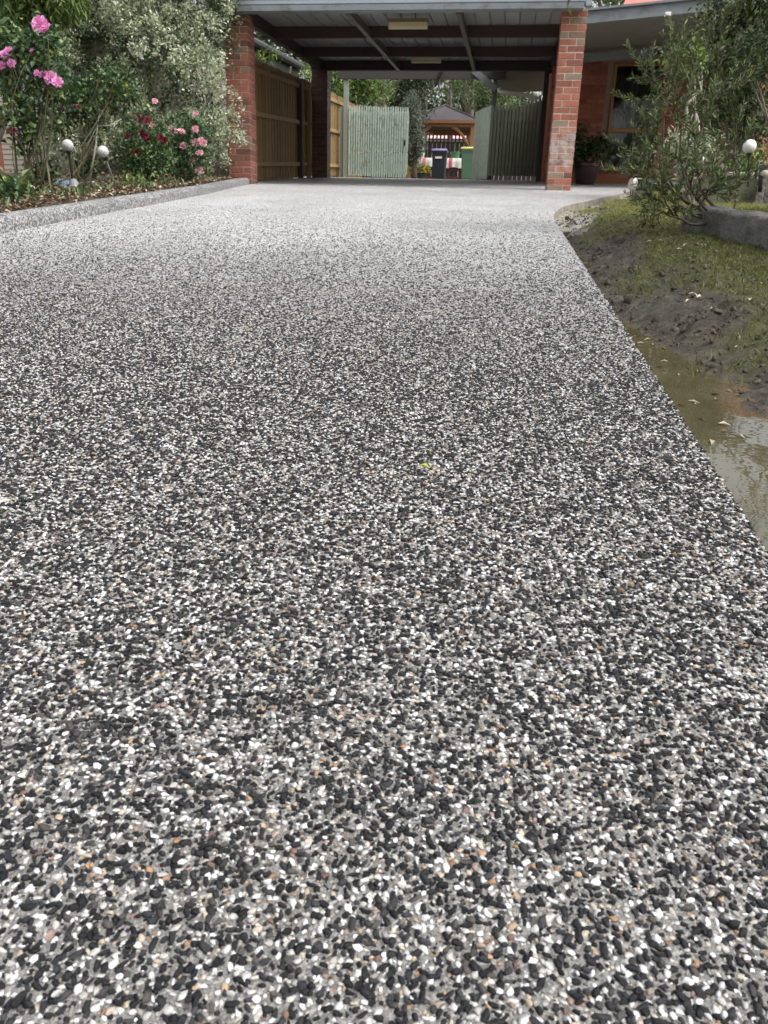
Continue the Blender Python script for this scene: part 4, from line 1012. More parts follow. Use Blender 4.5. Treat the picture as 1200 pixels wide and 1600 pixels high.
p = at(657, 250, 29.6); tag(MB().lathe([(.05, 0), (.06, .18), (.03, .26), (.03, .34), (.035, .36)], (p.x, 30.35, tz + .005), 12).build('white_bottle', M_white, angle=40), 'white bottle at the table end nearest the grey green shrub', 'bottle')
# flower tub
p = at(655, 272, 26.5); z = gz(26.5)
fp = empty('flower_tub', (p.x, 26.5, z), 'dark tub of yellow flowers beside the gate post', 'flower tub')
MB().lathe([(.16, -.05), (.20, .0), (.24, .20), (.25, .21), (.22, .22)], (p.x, 26.5, z), 14).build('tub', M_charcoal, fp, angle=40)
fr_ = np.random.default_rng(3); P, O, tb_ = lobed(fr_, [(p.x, 26.5, z + .30, .30, .25, .16)], 50, 12, .03); scatter_leaves('foliage', fr_, P, O, tb_, .07, .03, LM_lime, fp)
P, O, tb_ = lobed(fr_, [(p.x, 26.45, z + .34, .30, .26, .16)], 26, 14, .018, (.85, 1.1)); scatter_leaves('flowers', fr_, P, O, tb_ * 0, .05, .04, LM_yellow, fp, tint=(.4, .2))
# dark slatted fence behind the gazebo
M_blk = simple('stained_black_brown', (.014, .009, .008), .7, .2, 9, bump=.2)
bf = empty('dark_fence', (-2, 37.5, gz(37)), 'dark brown back fence with a slatted top behind the gazebo', 'fence')
for i in range(60):
    x = -7.5 + i * .2; MB().bevbox((x - .092, 37.5, gz(37.5) - .1), (x + .092, 37.53, gz(37.5) + 1.75), .004).build('paling', M_blk, bf)
for i in range(70):
    x = -7.5 + i * .165; MB().box((x - .035, 37.48, gz(37.5) + 1.76), (x + .035, 37.51, gz(37.5) + 2.15)).build('slat', M_blk, bf)
for h in (1.72, 2.12): MB().bevbox((-7.6, 37.53, gz(37.5) + h), (4.4, 37.58, gz(37.5) + h + .06), .004).build('rail', M_blk, bf)
# neighbour's pink tiled roof beyond
M_pink = simple('faded_pink_tile', (.66, .40, .42), .7, .12, 6, (1, 8, 8), .3, 30)
p0, p1 = at(660, 216, 52), at(735, 213, 52)
nh = empty('distant_house', ((p0.x + p1.x) / 2, 54, gz(52)), 'distant house with a faded pink roof seen through the gazebo', 'house')
MB().add([(p0.x - 3, 52, p0.z), (p1.x + 2.5, 52, p0.z), (p1.x, 56, p0.z + 1.5), (p0.x, 56, p0.z + 1.5), (p0.x - 3, 60, p0.z), (p1.x + 2.5, 60, p0.z)], [(0, 1, 2, 3), (3, 2, 5, 4), (0, 3, 4), (1, 5, 2)]).build('roof', M_pink, nh)
MB().box((p0.x - 2.7, 52.3, 2.5), (p1.x + 2.2, 59.7, p0.z - .02)).build('wall', simple('cream_wall', (.6, .55, .45), .8), nh)

# ================================================================== PLANTS
def px_lobe(u, v, y, ru, rv, ry):
    """ellipsoid lobe centred on a photo pixel at distance y; radii in photo pixels across/up, metres in depth"""
    c = at(u, v, y); s = (at(u + 1, v, y) - c).length; t_ = (at(u, v + 1, y) - c).length
    return (c.x, c.y, c.z, ru * s, ry, rv * t_)
def stems(name, rng, base, targets, r, mat, parent, bend=.12, n=6, spread=.06):
    mb = MB(); base = Vector(base)
    for t_ in targets:
        t_ = Vector(t_); b0 = base + Vector((rng.normal() * spread, rng.normal() * spread, 0)); pts = []
        off = Vector(rng.normal(size=3)) * bend
        for i in range(n + 1):
            f_ = i / n; p = b0.lerp(t_, f_) + off * math.sin(f_ * math.pi) * (t_ - b0).length + Vector(rng.normal(size=3)) * .008; pts.append(p)
        mb.tube(pts, [r * (1 - .65 * i / n) for i in range(n + 1)], 6)
    return mb.build(name, mat, parent, smooth=True)
def flower_mesh(rng, name, mat, layers=((.25, 5, 1.25), (.55, 6, .9), (.85, 7, .5), (1.0, 7, .1))):
    vs = []; fs = []; tint = []
    for rad, n_, lift in layers:
        for k in range(n_):
            a = 2 * math.pi * (k + rng.uniform(-.2, .2)) / n_ + rad * 3; wd = 3.6 / n_ * rad
            ca, sa = math.cos(a), math.sin(a); b = len(vs); up = lift * .55
            def P(r_, s_, z_): vs.append((ca * r_ - sa * s_, sa * r_ + ca * s_, z_))
            P(.05, 0, -.25 + up * .1); P(rad * .6, -wd * .5, up * .7 - .05); P(rad * .6, wd * .5, up * .7 - .05); P(rad * rng.uniform(.9, 1.1), -wd * .42, up + rng.uniform(-.1, .1)); P(rad * rng.uniform(.9, 1.1), wd * .42, up + rng.uniform(-.1, .1)); P(rad * .55, 0, up * .55 - .12)
            fs += [(b, b + 1, b + 5), (b, b + 5, b + 2), (b + 1, b + 3, b + 5), (b + 5, b + 3, b + 4), (b + 5, b + 4, b + 2)]; tint += [rng.uniform(.1, .95) * (.55 + .45 * rad)] * 5
    me = bpy.data.meshes.new(name); me.from_pydata(vs, [], fs); q = me.attributes.new('tint', 'FLOAT', 'FACE'); q.data.foreach_set('value', np.array(tint, np.float32)); me.materials.append(mat); return me
frng = np.random.default_rng(44)
FL = {'pink': [flower_mesh(frng, 'flower', LM_pink) for _ in range(3)], 'mauve': [flower_mesh(frng, 'flower', LM_pinkm) for _ in range(3)], 'crimson': [flower_mesh(frng, 'flower', LM_crim) for _ in range(3)]}
def flower(parent, p, r, kind_):
    o = link('flower', FL[kind_][frng.integers(0, 3)], parent); o.location = p; o.scale = (r, r, r * .8)
    o.rotation_euler = (math.radians(frng.uniform(35, 75)), frng.uniform(-.4, .4), frng.uniform(-.5, .5)); return o

# ---- variegated hedge beside the left pillar
hr = np.random.default_rng(31)
hedge = empty('hedge', (-5.2, 12, gz(12)), 'tall pale variegated shrub hedge leaning over the brick pillar', 'hedge')
HL = [px_lobe(330, 60, 12.2, 42, 75, .45), px_lobe(318, 175, 12.0, 38, 70, .5), px_lobe(250, 110, 11.8, 70, 120, .7), px_lobe(165, 90, 11.9, 70, 130, .7), px_lobe(215, 225, 11.9, 60, 60, .5),
      px_lobe(345, -30, 12.3, 45, 60, .45), px_lobe(230, -40, 12.1, 110, 90, .9), px_lobe(100, 70, 12.0, 50, 110, .6), px_lobe(300, 250, 12.0, 40, 36, .4), px_lobe(120, 215, 11.7, 34, 60, .4)]
SUB = []
for l in HL:
    l = np.array(l); ns = int(16 + 26 * l[3] * l[5])
    for d in unit(hr, ns):
        if d[1] > .45: continue
        c = l[:3] + d * l[3:] * hr.uniform(.72, 1.0); r_ = hr.uniform(.13, .30); SUB.append((*c, r_ * hr.uniform(.9, 1.3), r_, r_ * hr.uniform(.7, 1.0)))
P, O, tb = lobed(hr, SUB, 5200, 15, .035, (.75, 1.06))
front = (O[:, 1] < .5) & (O[:, 2] > -.75); P, O, tb = P[front], O[front], tb[front]
scatter_leaves('foliage', hr, P, O, tb * .9, .052, .028, LM_hedge, hedge, .7, .25, (.70, .20))
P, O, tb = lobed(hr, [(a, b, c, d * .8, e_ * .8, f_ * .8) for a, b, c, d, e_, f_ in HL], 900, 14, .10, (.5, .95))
scatter_leaves('inner_foliage', hr, P, O, tb, .055, .03, LM_rose, hedge, .4, .1, (.38, .2))  # older, greener leaves; their darker tone also paints shaded depth
stems('trunk', hr, (-5.3, 12.0, gz(12)), [Vector(l[:3]) for l in HL], .035, M_bark, hedge, .06, 6, .25)
# sprig reaching across the pillar
pts = [at(325, 205, 12.2), at(345, 210, 12.15), at(362, 220, 12.1), at(372, 226, 12.1)]
sp = []; 
for a, b in ((325, 205), (335, 208), (345, 212), (355, 214), (363, 219), (370, 216), (378, 221), (383, 219), (374, 228), (366, 232), (352, 222), (340, 218), (381, 224)): sp += [at(a + hr.normal() * 3, b + hr.normal() * 3, 12.1 + hr.normal() * .03) for _ in range(7)]
sp = np.array(sp); leaf_object('sprig', sp, unit(hr, len(sp)) + np.array([.5, -.2, .1]), unit(hr, len(sp)), .04, .02, .75 + hr.normal(size=len(sp)) * .15, LM_hedge, hedge)
MB().tube(pts, [.006, .005, .004, .003], 5).build('sprig_stem', M_bark, hedge)

# ---- lime green weeping shrub at the top left
lrn = np.random.default_rng(8)
sh = empty('weeping_shrub', (-6.6, 9.6, gz(9.6)), 'lime green long leaved shrub above the tall pink rose', 'shrub')
LL = [px_lobe(30, 15, 9.4, 55, 40, .5), px_lobe(85, -10, 9.4, 40, 40, .4), px_lobe(15, 60, 9.5, 35, 30, .4), px_lobe(60, -60, 9.4, 70, 50, .6), px_lobe(-40, 20, 9.3, 60, 70, .6)]
P, O, tb = lobed(lrn, LL, 420, 16, .07, (.5, 1.05)); scatter_leaves('foliage', lrn, P, O, tb, .11, .024, LM_lime, sh, .5, -.3, (.42, .22), .5)
P, O, tb = lobed(lrn, LL, 200, 14, .12, (.2, .8)); scatter_leaves('inner_foliage', lrn, P, O, tb, .11, .03, LM_lime, sh, .3, .1, (.4, .2))
stems('trunk', lrn, (-6.6, 9.7, gz(9.7)), [l[:3] for l in LL], .03, M_bark, sh, .05)

# ---- roses
def rose_bush(name, label, base, y, lobes, nleaf, flowers, seed, leaf=(.05, .032), stem_r=.009, tint=(.45, .2), extra_t=()):
    rng = np.random.default_rng(seed); b = Vector((at(base[0], base[1], y).x, y, gz(y) + .06))
    e = empty(name, b, label, 'rose bush', 'rose bushes in the bed')
    L = [px_lobe(*l) for l in lobes]
    P, O, tb = lobed(rng, L, nleaf // 9, 9, .04, (.35, 1.05)); scatter_leaves('foliage', rng, P, O, tb, leaf[0], leaf[1], LM_rose, e, .5, .05, tint)
    fl = [(at(u, v, y - .12 - rng.uniform(0, .15)), r, k) for u, v, r, k in flowers]
    stems('stem', rng, b, [Vector(l[:3]) for l in L] + [at(u, v, y) for u, v in extra_t], stem_r, M_stem, e, .05, 6, .09)
    stems('twig', rng, b, [f_[0] for f_ in fl], stem_r * .45, M_stem, e, .07, 5, .07)
    for p, r, k in fl: flower(e, p, r, k)
    return e
rose_bush('rose_bush', 'tall pink rose bush at the left edge with large mauve pink blooms', (45, 300), 6.8,
  [(55, 70, 6.8, 35, 40, .22), (20, 110, 6.8, 38, 45, .25), (75, 130, 6.75, 32, 35, .2), (25, 175, 6.7, 30, 35, .2), (60, 190, 6.8, 22, 25, .15), (-10, 60, 6.9, 40, 60, .25), (40, 215, 6.7, 20, 22, .15)], 2300,
  [(62, 37, .072, 'mauve'), (72, 44, .05, 'mauve'), (80, 122, .06, 'mauve'), (90, 128, .045, 'mauve'), (68, 117, .05, 'mauve'), (7, 86, .045, 'mauve'), (13, 78, .04, 'mauve'), (18, 99, .038, 'mauve'), (57, 114, .03, 'mauve'), (50, 79, .025, 'mauve'), (1, 102, .04, 'mauve'), (20, 204, .032, 'crimson')], 51, (.065, .04), .011, (.5, .22), [(5, 90), (62, 60), (80, 120), (48, 80)])
rose_bush('rose_bush', 'leggy rose bush with few blooms and bare canes behind the leaning globe lamp', (115, 288), 8.2,
  [(110, 150, 8.2, 28, 30, .2), (85, 190, 8.1, 24, 26, .18), (135, 160, 8.3, 30, 28, .2), (165, 135, 8.4, 34, 25, .22), (185, 120, 8.4, 22, 20, .18), (150, 200, 8.4, 20, 26, .15), (205, 150, 8.5, 24, 22, .2)], 2100,
  [(97, 170, .03, 'crimson'), (123, 166, .03, 'crimson'), (242, 158, .03, 'pink')], 52, (.055, .034), .009, (.5, .24), [(100, 165), (160, 110), (185, 110), (172, 170)])
rose_bush('rose_bush', 'crimson rose bush between the globe lamp and the pink roses', (225, 284), 8.9,
  [(222, 215, 8.9, 34, 24, .25), (205, 240, 8.8, 26, 24, .2), (240, 245, 8.8, 28, 26, .22), (225, 268, 8.8, 30, 16, .2), (250, 215, 8.9, 18, 20, .2)], 2600,
  [(199, 212, .045, 'crimson'), (221, 187, .045, 'crimson'), (230, 188, .045, 'crimson'), (223, 209, .05, 'crimson'), (233, 220, .042, 'crimson'), (228, 213, .04, 'crimson'), (213, 238, .045, 'crimson'), (225, 251, .042, 'crimson'), (251, 215, .04, 'crimson'), (258, 220, .04, 'crimson'), (242, 275, .035, 'crimson'), (218, 180, .035, 'crimson')], 53, (.045, .028), .008, (.52, .22))
rose_bush('rose_bush', 'light pink rose bush nearest the brick pillar', (288, 282), 9.6,
  [(285, 215, 9.6, 30, 28, .25), (300, 235, 9.5, 26, 28, .22), (275, 250, 9.5, 24, 26, .2), (290, 265, 9.5, 28, 16, .2), (310, 200, 9.6, 16, 22, .2)], 2500,
  [(238, 198, .05, 'pink'), (269, 204, .055, 'pink'), (283, 205, .05, 'pink'), (306, 178, .045, 'pink'), (305, 202, .045, 'pink'), (287, 228, .05, 'pink'), (306, 223, .055, 'pink'), (318, 224, .048, 'pink'), (312, 239, .048, 'pink'), (299, 251, .05, 'pink'), (264, 248, .042, 'pink'), (289, 268, .045, 'pink'), (311, 266, .048, 'pink'), (314, 219, .04, 'pink')], 54, (.045, .03), .008, (.42, .2))
# bare pale cane and low groundcover plants
cr = np.random.default_rng(9); cane = MB()
cane.tube([at(140, 283, 8.3), at(150, 225, 8.3), at(152, 197, 8.3), at(158, 160, 8.3)], [.012, .010, .008, .005], 6).tube([at(152, 197, 8.3), at(172, 196, 8.3), at(190, 186, 8.3)], [.007, .005, .003], 5).tube([at(155, 178, 8.3), at(147, 165, 8.3)], [.006, .003], 5).tube([at(130, 240, 8.3), at(150, 200, 8.3)], [.008, .006], 5)
tag(cane.build('bare_cane', M_stem_w, smooth=True), 'forked bare pale cane rising behind the globe lamps', 'cane')
def low_plant(name, label, u, v, y, ru, rv, n_, mat, L, W, seed, tint=(.5, .2), up=.5, group=None, ry=.2):
    rng = np.random.default_rng(seed); l = px_lobe(u, v, y, ru, rv, ry); e = empty(name, (l[0], l[1], gz(y) + .06), label, 'plant', group)
    P, O, tb = lobed(rng, [l], max(8, n_ // 10), 10, .035, (.2, 1.05)); scatter_leaves('foliage', rng, P, O, tb, L, W, mat, e, .5, up, tint)
    stems('stem', rng, (l[0], l[1], gz(y) + .04), [P[i] for i in rng.integers(0, len(P), 9)], .005, M_stem, e, .05, 4, .05); return e
low_plant('leafy_plant', 'low broad leaved green plant at the kerb below the tall pink rose', 14, 302, 5.6, 24, 22, 260, LM_rose, .09, .035, 61, (.55, .22))
low_plant('leafy_plant', 'small dark leafy plant beside the fallen solar lamp', 66, 282, 7.0, 18, 28, 260, LM_dark, .06, .035, 62, (.6, .2))
low_plant('leafy_plant', 'small green clump under the leggy rose', 140, 262, 8.4, 26, 26, 320, LM_rose, .06, .03, 63, (.4, .2))
low_plant('leafy_plant', 'yellowing grassy clump just behind the kerb in front of the crimson roses', 212, 290, 8.0, 26, 6, 130, LM_lime, .08, .018, 64, (.6, .25))

# ---- bottlebrush shrub on the right
br = np.random.default_rng(77)
B0 = Vector((at(1142, 322, 5.25).x, 5.25, gz(5.25) + .09))
bush = empty('bottlebrush_shrub', B0, 'bushy narrow leaved shrub with brown branches leaning over the concrete edging', 'shrub')
targets = [(985, 150, 5.5), (1003, 120, 5.6), (1015, 100, 5.5), (1000, 185, 5.3), (1048, 55, 5.5), (1072, 50, 5.7), (1060, 105, 5.3), (1095, 110, 5.7), (1118, 80, 5.6), (1140, 120, 5.9), (1020, 205, 5.2), (995, 235, 5.3), (1050, 175, 5.1), (1085, 175, 5.4), (1112, 165, 5.2), (1160, 175, 5.7), (1010, 262, 5.1), (985, 258, 5.2), (1030, 285, 4.95), (1055, 240, 5.0), (1090, 235, 5.1), (1125, 225, 5.5), (1030, 150, 5.7), (1130, 40, 5.8), (1005, 290, 5.0), (1022, 322, 4.9), (1050, 310, 4.9), (1150, 235, 5.7), (1075, 205, 5.9), (1100, 60, 6.0), (1160, 288, 5.2), (1118, 292, 5.05), (1095, 278, 5.0), (1150, 270, 5.3), (1120, 255, 5.2), (1065, 285, 4.95), (1140, 150, 5.6), (1170, 120, 5.8)]
mb = MB(); LP = []; LD = []; LO = []
def twig_leaves(pts, start, dens):
    for i in range(len(pts) - 1):
        f_ = i / (len(pts) - 1)
        if f_ < start: continue
        d = (pts[i + 1] - pts[i]); L_ = d.length; d.normalize()
        for k in range(max(1, int(L_ * dens))):
            p = pts[i] + d * L_ * br.random(); r_ = Vector(br.normal(size=3)); r_ = (r_ - d * r_.dot(d)).normalized()
            LP.append(p); LD.append(d * .75 + r_ * .8 + Vector((0, 0, .1))); LO.append(f_)
limbs = []
for (u, v, y) in [(1020, 175, 5.35), (1048, 120, 5.45), (1085, 100, 5.6), (1125, 110, 5.75), (1030, 250, 5.05), (1145, 200, 5.7), (1080, 190, 5.2), (1035, 300, 4.95), (1010, 225, 5.25)]:
    t_ = at(u, v, y); base = B0 + Vector((br.normal() * .09, br.normal() * .09, 0)); D_ = t_ - base
    off = Vector((-.16 * D_.length * (1 if D_.x < 0 else -.3), -.05, -.14 * D_.length)); pts = []
    for i in range(12):
        f_ = i / 11; pts.append(base.lerp(t_, f_) + off * math.sin(f_ * math.pi) + Vector(br.normal(size=3)) * .004)
    mb.tube(pts, [.009 * (1 - .72 * i / 11) + .001 for i in range(12)], 7); limbs.append(pts); twig_leaves(pts, .75, 200)
for (u, v, y) in targets:
    t_ = at(u, v, y); best = min(((q - t_).length + (0 if q.z < t_.z else .3), li, i) for li, L_ in enumerate(limbs) for i, q in enumerate(L_[4:], 4) if (q - t_).length > .16)
    base = limbs[best[1]][best[2]]; D_ = t_ - base; pts = []; off = Vector((0, 0, -.10 * D_.length))
    for i in range(8):
        f_ = i / 7; pts.append(base.lerp(t_, f_) + off * math.sin(f_ * math.pi) + Vector(br.normal(size=3)) * .008)
    mb.tube(pts, [.0055 * (1 - .7 * i / 7) + .001 for i in range(8)], 5); twig_leaves(pts, .25, 195)
    for k in range(4):
        j = int(br.integers(2, 8)); q = pts[j]; dd = ((pts[j] - pts[j - 1]).normalized() + Vector(br.normal(size=3)) * .5 + Vector((0, 0, .4))).normalized()
        ln = br.uniform(.10, .24); tp = [q, q + dd * ln * .5 + Vector(br.normal(size=3)) * .01, q + dd * ln + Vector((0, 0, .02))]
        mb.tube(tp, [.003, .0022, .0012], 5); tp2 = [tp[0], tp[0].lerp(tp[1], .5), tp[1], tp[1].lerp(tp[2], .5), tp[2]]; twig_leaves(tp2, .1, 215)
mb.build('branch', M_bark_br, bush, smooth=True)
LP = np.array(LP); LD = np.array(LD); n = len(LP)
leaf_object('foliage', LP, LD, unit(br, n), br.uniform(.028, .055, n), br.uniform(.006, .010, n), .50 + br.normal(size=n) * .22 + np.array(LO) * .18, LM_bottle, bush)

# ---- silvery shrub, sapling and tree behind it
def shrub(name, label, lobes, ncl, per, sig, L, W, mat, seed, base, tint=(.5, .2), stem=.02, cat='shrub', stem_mat=None, shell=(.4, 1.05), out=.5, droop=0., group=None):
    rng = np.random.default_rng(seed); Ls = [px_lobe(*l) for l in lobes]; b = Vector(base)
    e = empty(name, b, label, cat, group)
    P, O, tb = lobed(rng, Ls, ncl, per, sig, shell); scatter_leaves('crown' if cat == 'tree' else 'foliage', rng, P, O, tb, L, W, mat, e, out, .1, tint, droop)
    stems('trunk' if cat == 'tree' else 'stem', rng, b, [l[:3] for l in Ls], stem, stem_mat or M_bark, e, .06, 7, stem); return e
shrub('silver_shrub', 'silvery leaved shrub between the bottlebrush and the brick house', [(1080, 250, 8.5, 34, 28, .3), (1060, 225, 8.6, 24, 22, .25), (1105, 230, 8.6, 24, 24, .25)], 150, 10, .05, .055, .022, LM_hedge, 81, (at(1085, 290, 8.5).x, 8.5, gz(8.5)), (.5, .25))
sapl = shrub('pale_stemmed_sapling', 'sapling with a bare white stem and yellow green leaf tuft before the dark wall', [(1062, 92, 9.2, 24, 14, .25), (1090, 88, 9.2, 18, 12, .2), (1082, 108, 9.2, 14, 10, .2)], 60, 9, .04, .06, .035, LM_lime, 82, (at(1074, 250, 9.2).x, 9.2, gz(9.2)), (.65, .25), .012, 'sapling', M_stem_w)
mbx = MB().tube([at(1073, 252, 9.2), at(1074, 200, 9.2), at(1073, 162, 9.2), at(1096, 141, 9.2), at(1090, 112, 9.2)], [.018, .016, .014, .010, .006], 7).tube([at(1096, 141, 9.2), at(1097, 118, 9.2), at(1093, 100, 9.2)], [.008, .006, .004], 6).build('main_stem', M_stem_w, sapl, smooth=True)
tr = np.random.default_rng(83)
tree = empty('garden_tree', (at(1148, 285, 10.3).x, 10.3, gz(10.3)), 'mottled grey tree hung with dark and variegated foliage at the right', 'tree')
MB().tube([at(1146, 292, 10.3), at(1148, 240, 10.3), at(1150, 180, 10.3), at(1146, 100, 10.3), at(1150, 20, 10.3), at(1160, -60, 10.3), at(1175, -140, 10.3)], [.13, .11, .10, .10, .12, .11, .08], 12).tube([at(1150, 60, 10.3), at(1180, 0, 10.2), at(1215, -60, 10.0)], [.07, .06, .04], 8).tube([at(1140, 290, 10.2), at(1160, 215, 10.1), at(1168, 170, 10.1)], [.03, .03, .02], 7).build('trunk', M_bark, tree, smooth=True)
mbu = MB(); tipsu = []
for d in ((-.5, -.2, 1), (.6, .2, .8), (-.2, .4, 1), (.9, -.3, .7), (.9, .3, 1.), (.4, -.6, .7)): grow(mbu, tr, at(1172, -130, 10.3), d, 1.3, .05, 3, tipsu, .5, (2, 3), .15, 4, .72)
for d in ((1, -.1, .3), (1, .3, .45), (1, -.4, .55), (.9, .1, .8)): grow(mbu, tr, (2.85, 10.3, 3.1), d, .95, .04, 3, tipsu, .5, (2, 3), .08, 4, .72)
mbu.build('upper_branch', M_bark, tree, smooth=True)
Pu = np.array([np.array(p) + tr.normal(size=3) * .16 for p, d, dep in tipsu if dep <= 1 for _ in range(7)])
scatter_leaves('upper_foliage', tr, Pu, unit(tr, len(Pu)), np.zeros(len(Pu)), .09, .04, LM_mix, tree, .4, 0., (.5, .2), .3)
TL = [px_lobe(*l) for l in [(1125, 60, 10.0, 34, 40, .35), (1100, 100, 9.9, 26, 36, .3), (1165, 130, 9.9, 40, 50, .4), (1120, 165, 10.0, 36, 44, .35), (1190, 70, 9.7, 36, 44, .4), (1190, 190, 10, 24, 30, .3), (1150, 10, 9.8, 50, 34, .4), (1215, 10, 9.5, 50, 60, .5)]]
P, O, tb = lobed(tr, TL, 620, 13, .08, (.35, 1.08)); scatter_leaves('crown', tr, P, O, tb, .06, .028, LM_mix, tree, .5, .0, (.45, .24), .3)
P, O, tb = lobed(tr, TL, 260, 12, .12, (.0, .8)); scatter_leaves('inner_foliage', tr, P, O, tb, .06, .03, LM_mix, tree, .3, .0, (.42, .24), .2)
shrub('fern_branch_tree', 'dark ferny tree branch reaching in at the top right corner', [(1175, 75, 7.6, 32, 16, .25), (1195, 55, 7.6, 26, 22, .25), (1160, 92, 7.6, 18, 10, .2), (1200, 100, 7.6, 20, 24, .2)], 100, 16, .05, .05, .012, LM_dark, 84, (at(1300, 200, 7.8).x, 7.8, gz(7.8)), (.75, .2), .016, 'tree', None, (.2, 1.05))
shrub('leafy_plant', 'green herb clump inside the concrete planter by the globe lamp', [(1165, 268, 9.3, 22, 16, .2), (1180, 250, 9.3, 16, 14, .2), (1150, 262, 9.4, 16, 14, .2)], 60, 9, .04, .06, .03, LM_lime, 85, (at(1165, 280, 9.3).x, 9.3, gz(9.3) + .2), (.45, .25), .005, 'plant')
# porch pot plant
pp_ = at(925, 275, 16.6); pe = shrub('pot_plant', 'bushy dark pot plant on the porch beside the brick pillar', [(915, 225, 16.6, 22, 24, .3), (940, 235, 16.5, 22, 20, .3), (905, 245, 16.6, 14, 20, .25)], 110, 12, .06, .09, .045, LM_dark, 86, (pp_.x, 16.6, gz(16.6)), (.6, .25), .012, 'pot plant')
MB().lathe([(.16, .0), (.19, .03), (.24, .30), (.26, .31), (.26, .36), (.21, .365)], (pp_.x - .12, 16.6, gz(16.6)), 18).build('pot', simple('dark_red_glaze', (.035, .014, .013), .35), pe, angle=40)
# small tufts by the lawn edge of the shrub
low_plant('drooping_twig', 'thin drooping weed stalk standing on the lawn in front of the shrub', 1018, 325, 5.4, 10, 24, 60, LM_bottle, .04, .008, 87, (.4, .2), -.3, None, .04)

# ---- overhanging tree above the right side of the drive, mostly out of frame
orr = np.random.default_rng(91)
ot = empty('overhanging_tree', (3.6, 3.4, gz(3.4)), 'overhanging tree whose leafy twigs dip in at the top edge', 'tree')
mb = MB(); tips = []
mb.tube([(3.6, 3.4, gz(3.4) - .1), (3.55, 3.4, 1.2), (3.4, 3.6, 2.4)], [.17, .14, .12], 10)
for d in ((-.6, .2, .9), (-.2, .7, .9), (.4, -.3, 1.0), (-.5, -.5, .9), (.3, .5, 1.)):
    grow(mb, orr, (3.4, 3.6, 2.35), d, 1.7, .075, 3, tips, .55, (2, 3), .12, 4, .72)
hang = []
for (u, v, y, z0) in ((905, 2, 6.4, 3.3), (884, 20, 6.4, 3.3), (975, 4, 6.0, 3.2), (1090, -6, 6.0, 3.1), (957, 0, 6.2, 3.2)):
    t_ = at(u, v, y); q = Vector((t_.x + .25, y - .1, z0)); mid = q.lerp(t_, .5) + Vector((.05, 0, .08)); hang.append((q, mid, t_)); mb.tube([Vector((2.4, 4.6, 3.7)), q], [.02, .008], 6); mb.tube([q, mid, t_], [.006, .004, .002], 5)
mb.build('trunk', M_bark, ot, smooth=True)
P = []; O = []
for p, d, dep in tips:
    if p.z < 2.6 and p.y > 4: continue
    m_ = 60 if dep == 0 else 14 if dep == 1 else 0
    for k in range(m_): P.append(np.array(p) + orr.normal(size=3) * .22); O.append(np.array(d))
P = np.array(P); O = np.array(O); ok = ~((P[:, 2] < CAMH + .30 * P[:, 1] + .12) & (P[:, 0] < .55 * P[:, 1] + .1)); P, O = P[ok], O[ok]
scatter_leaves('crown', orr, P, O, np.zeros(len(P)), .085, .035, LM_lime, ot, .4, -.2, (.4, .2), .4)
P = []; D = []
for q, mid, t_ in hang:
    for a, b in ((q, mid), (mid, t_)):
        for k in range(9):
            P.append(np.array(a.lerp(b, (k + .5) / 9))); D.append(np.array((orr.normal() * .5, orr.normal() * .3, -.9)))
leaf_object('hanging_leaves', np.array(P), np.array(D), unit(orr, len(P)) * .5 + np.array([0, -1, 0]), orr.uniform(.05, .085, len(P)), .022, .45 + orr.normal(size=len(P)) * .2, LM_lime, ot)

# ---- trees behind the fence, gates and roofs
def bg_tree(name, label, x, y, lobes, ncl, per, sig, L, W, mat, seed, tint=(.5, .22), r=.12, shell=(.3, 1.05)):
    rng = np.random.default_rng(seed); b = Vector((x, y, gz(min(y, 36)) - .05)); e = empty(name, b, label, 'tree', 'trees beyond the carport')
    Ls = [px_lobe(*l) for l in lobes]; P, O, tb = lobed(rng, Ls, ncl, per, sig, shell); scatter_leaves('crown', rng, P, O, tb, L, W, mat, e, .5, .1, tint, .15)
    mb = MB(); tops = [Vector(l[:3]) for l in Ls]; top = sum(tops, Vector()) / len(tops)
    mb.tube([b, b.lerp(top, .5) + Vector((rng.normal() * .1, 0, 0)), top], [r, r * .8, r * .4], 8)
    for t_ in tops: mb.tube([b.lerp(top, .55), b.lerp(top, .55).lerp(t_, .5) + Vector(rng.normal(size=3)) * .1, t_], [r * .5, r * .35, r * .15], 6)
    mb.build('trunk', M_bark, e, smooth=True); return e
bg_tree('broadleaf_tree', 'glossy broad leaved tree just behind the gate frame post', -5.2, 25, [(528, 125, 25, 24, 26, .6), (565, 138, 25.5, 30, 22, .7), (560, 110, 25.5, 34, 26, .7), (530, 150, 24.5, 16, 16, .4)], 210, 11, .16, .16, .07, LM_lime, 101, (.4, .28))
bg_tree('shade_canopy_tree', 'tree crown added out of view to shade the back yard behind the carport', -5.6, 28.5, [(560, 30, 31, 110, 20, 2.2), (680, 25, 31.5, 120, 20, 2.6), (790, 30, 32, 100, 20, 2.6), (650, 20, 35.5, 140, 22, 2.2), (540, 60, 31, 50, 30, 1.5)], 700, 12, .35, .20, .09, LM_dark, 115, (.6, .25), .18)  # crown hidden behind the carport roof, added to shade the yard
bg_tree('golden_conifer', 'yellow green feathery tree above the closed gate', -4.0, 29, [(588, 145, 29, 22, 24, .7), (604, 130, 29, 18, 22, .6)], 160, 14, .12, .10, .03, LM_gum, 102, (.7, .2))
bg_tree('dark_conifer', 'dark green conifer left of the gazebo roof', -3.4, 31, [(635, 140, 31, 32, 36, .9), (610, 165, 31, 26, 20, .7), (650, 175, 31, 20, 30, .6), (655, 115, 31, 34, 24, .9)], 320, 14, .16, .12, .04, LM_dark, 103, (.5, .25))
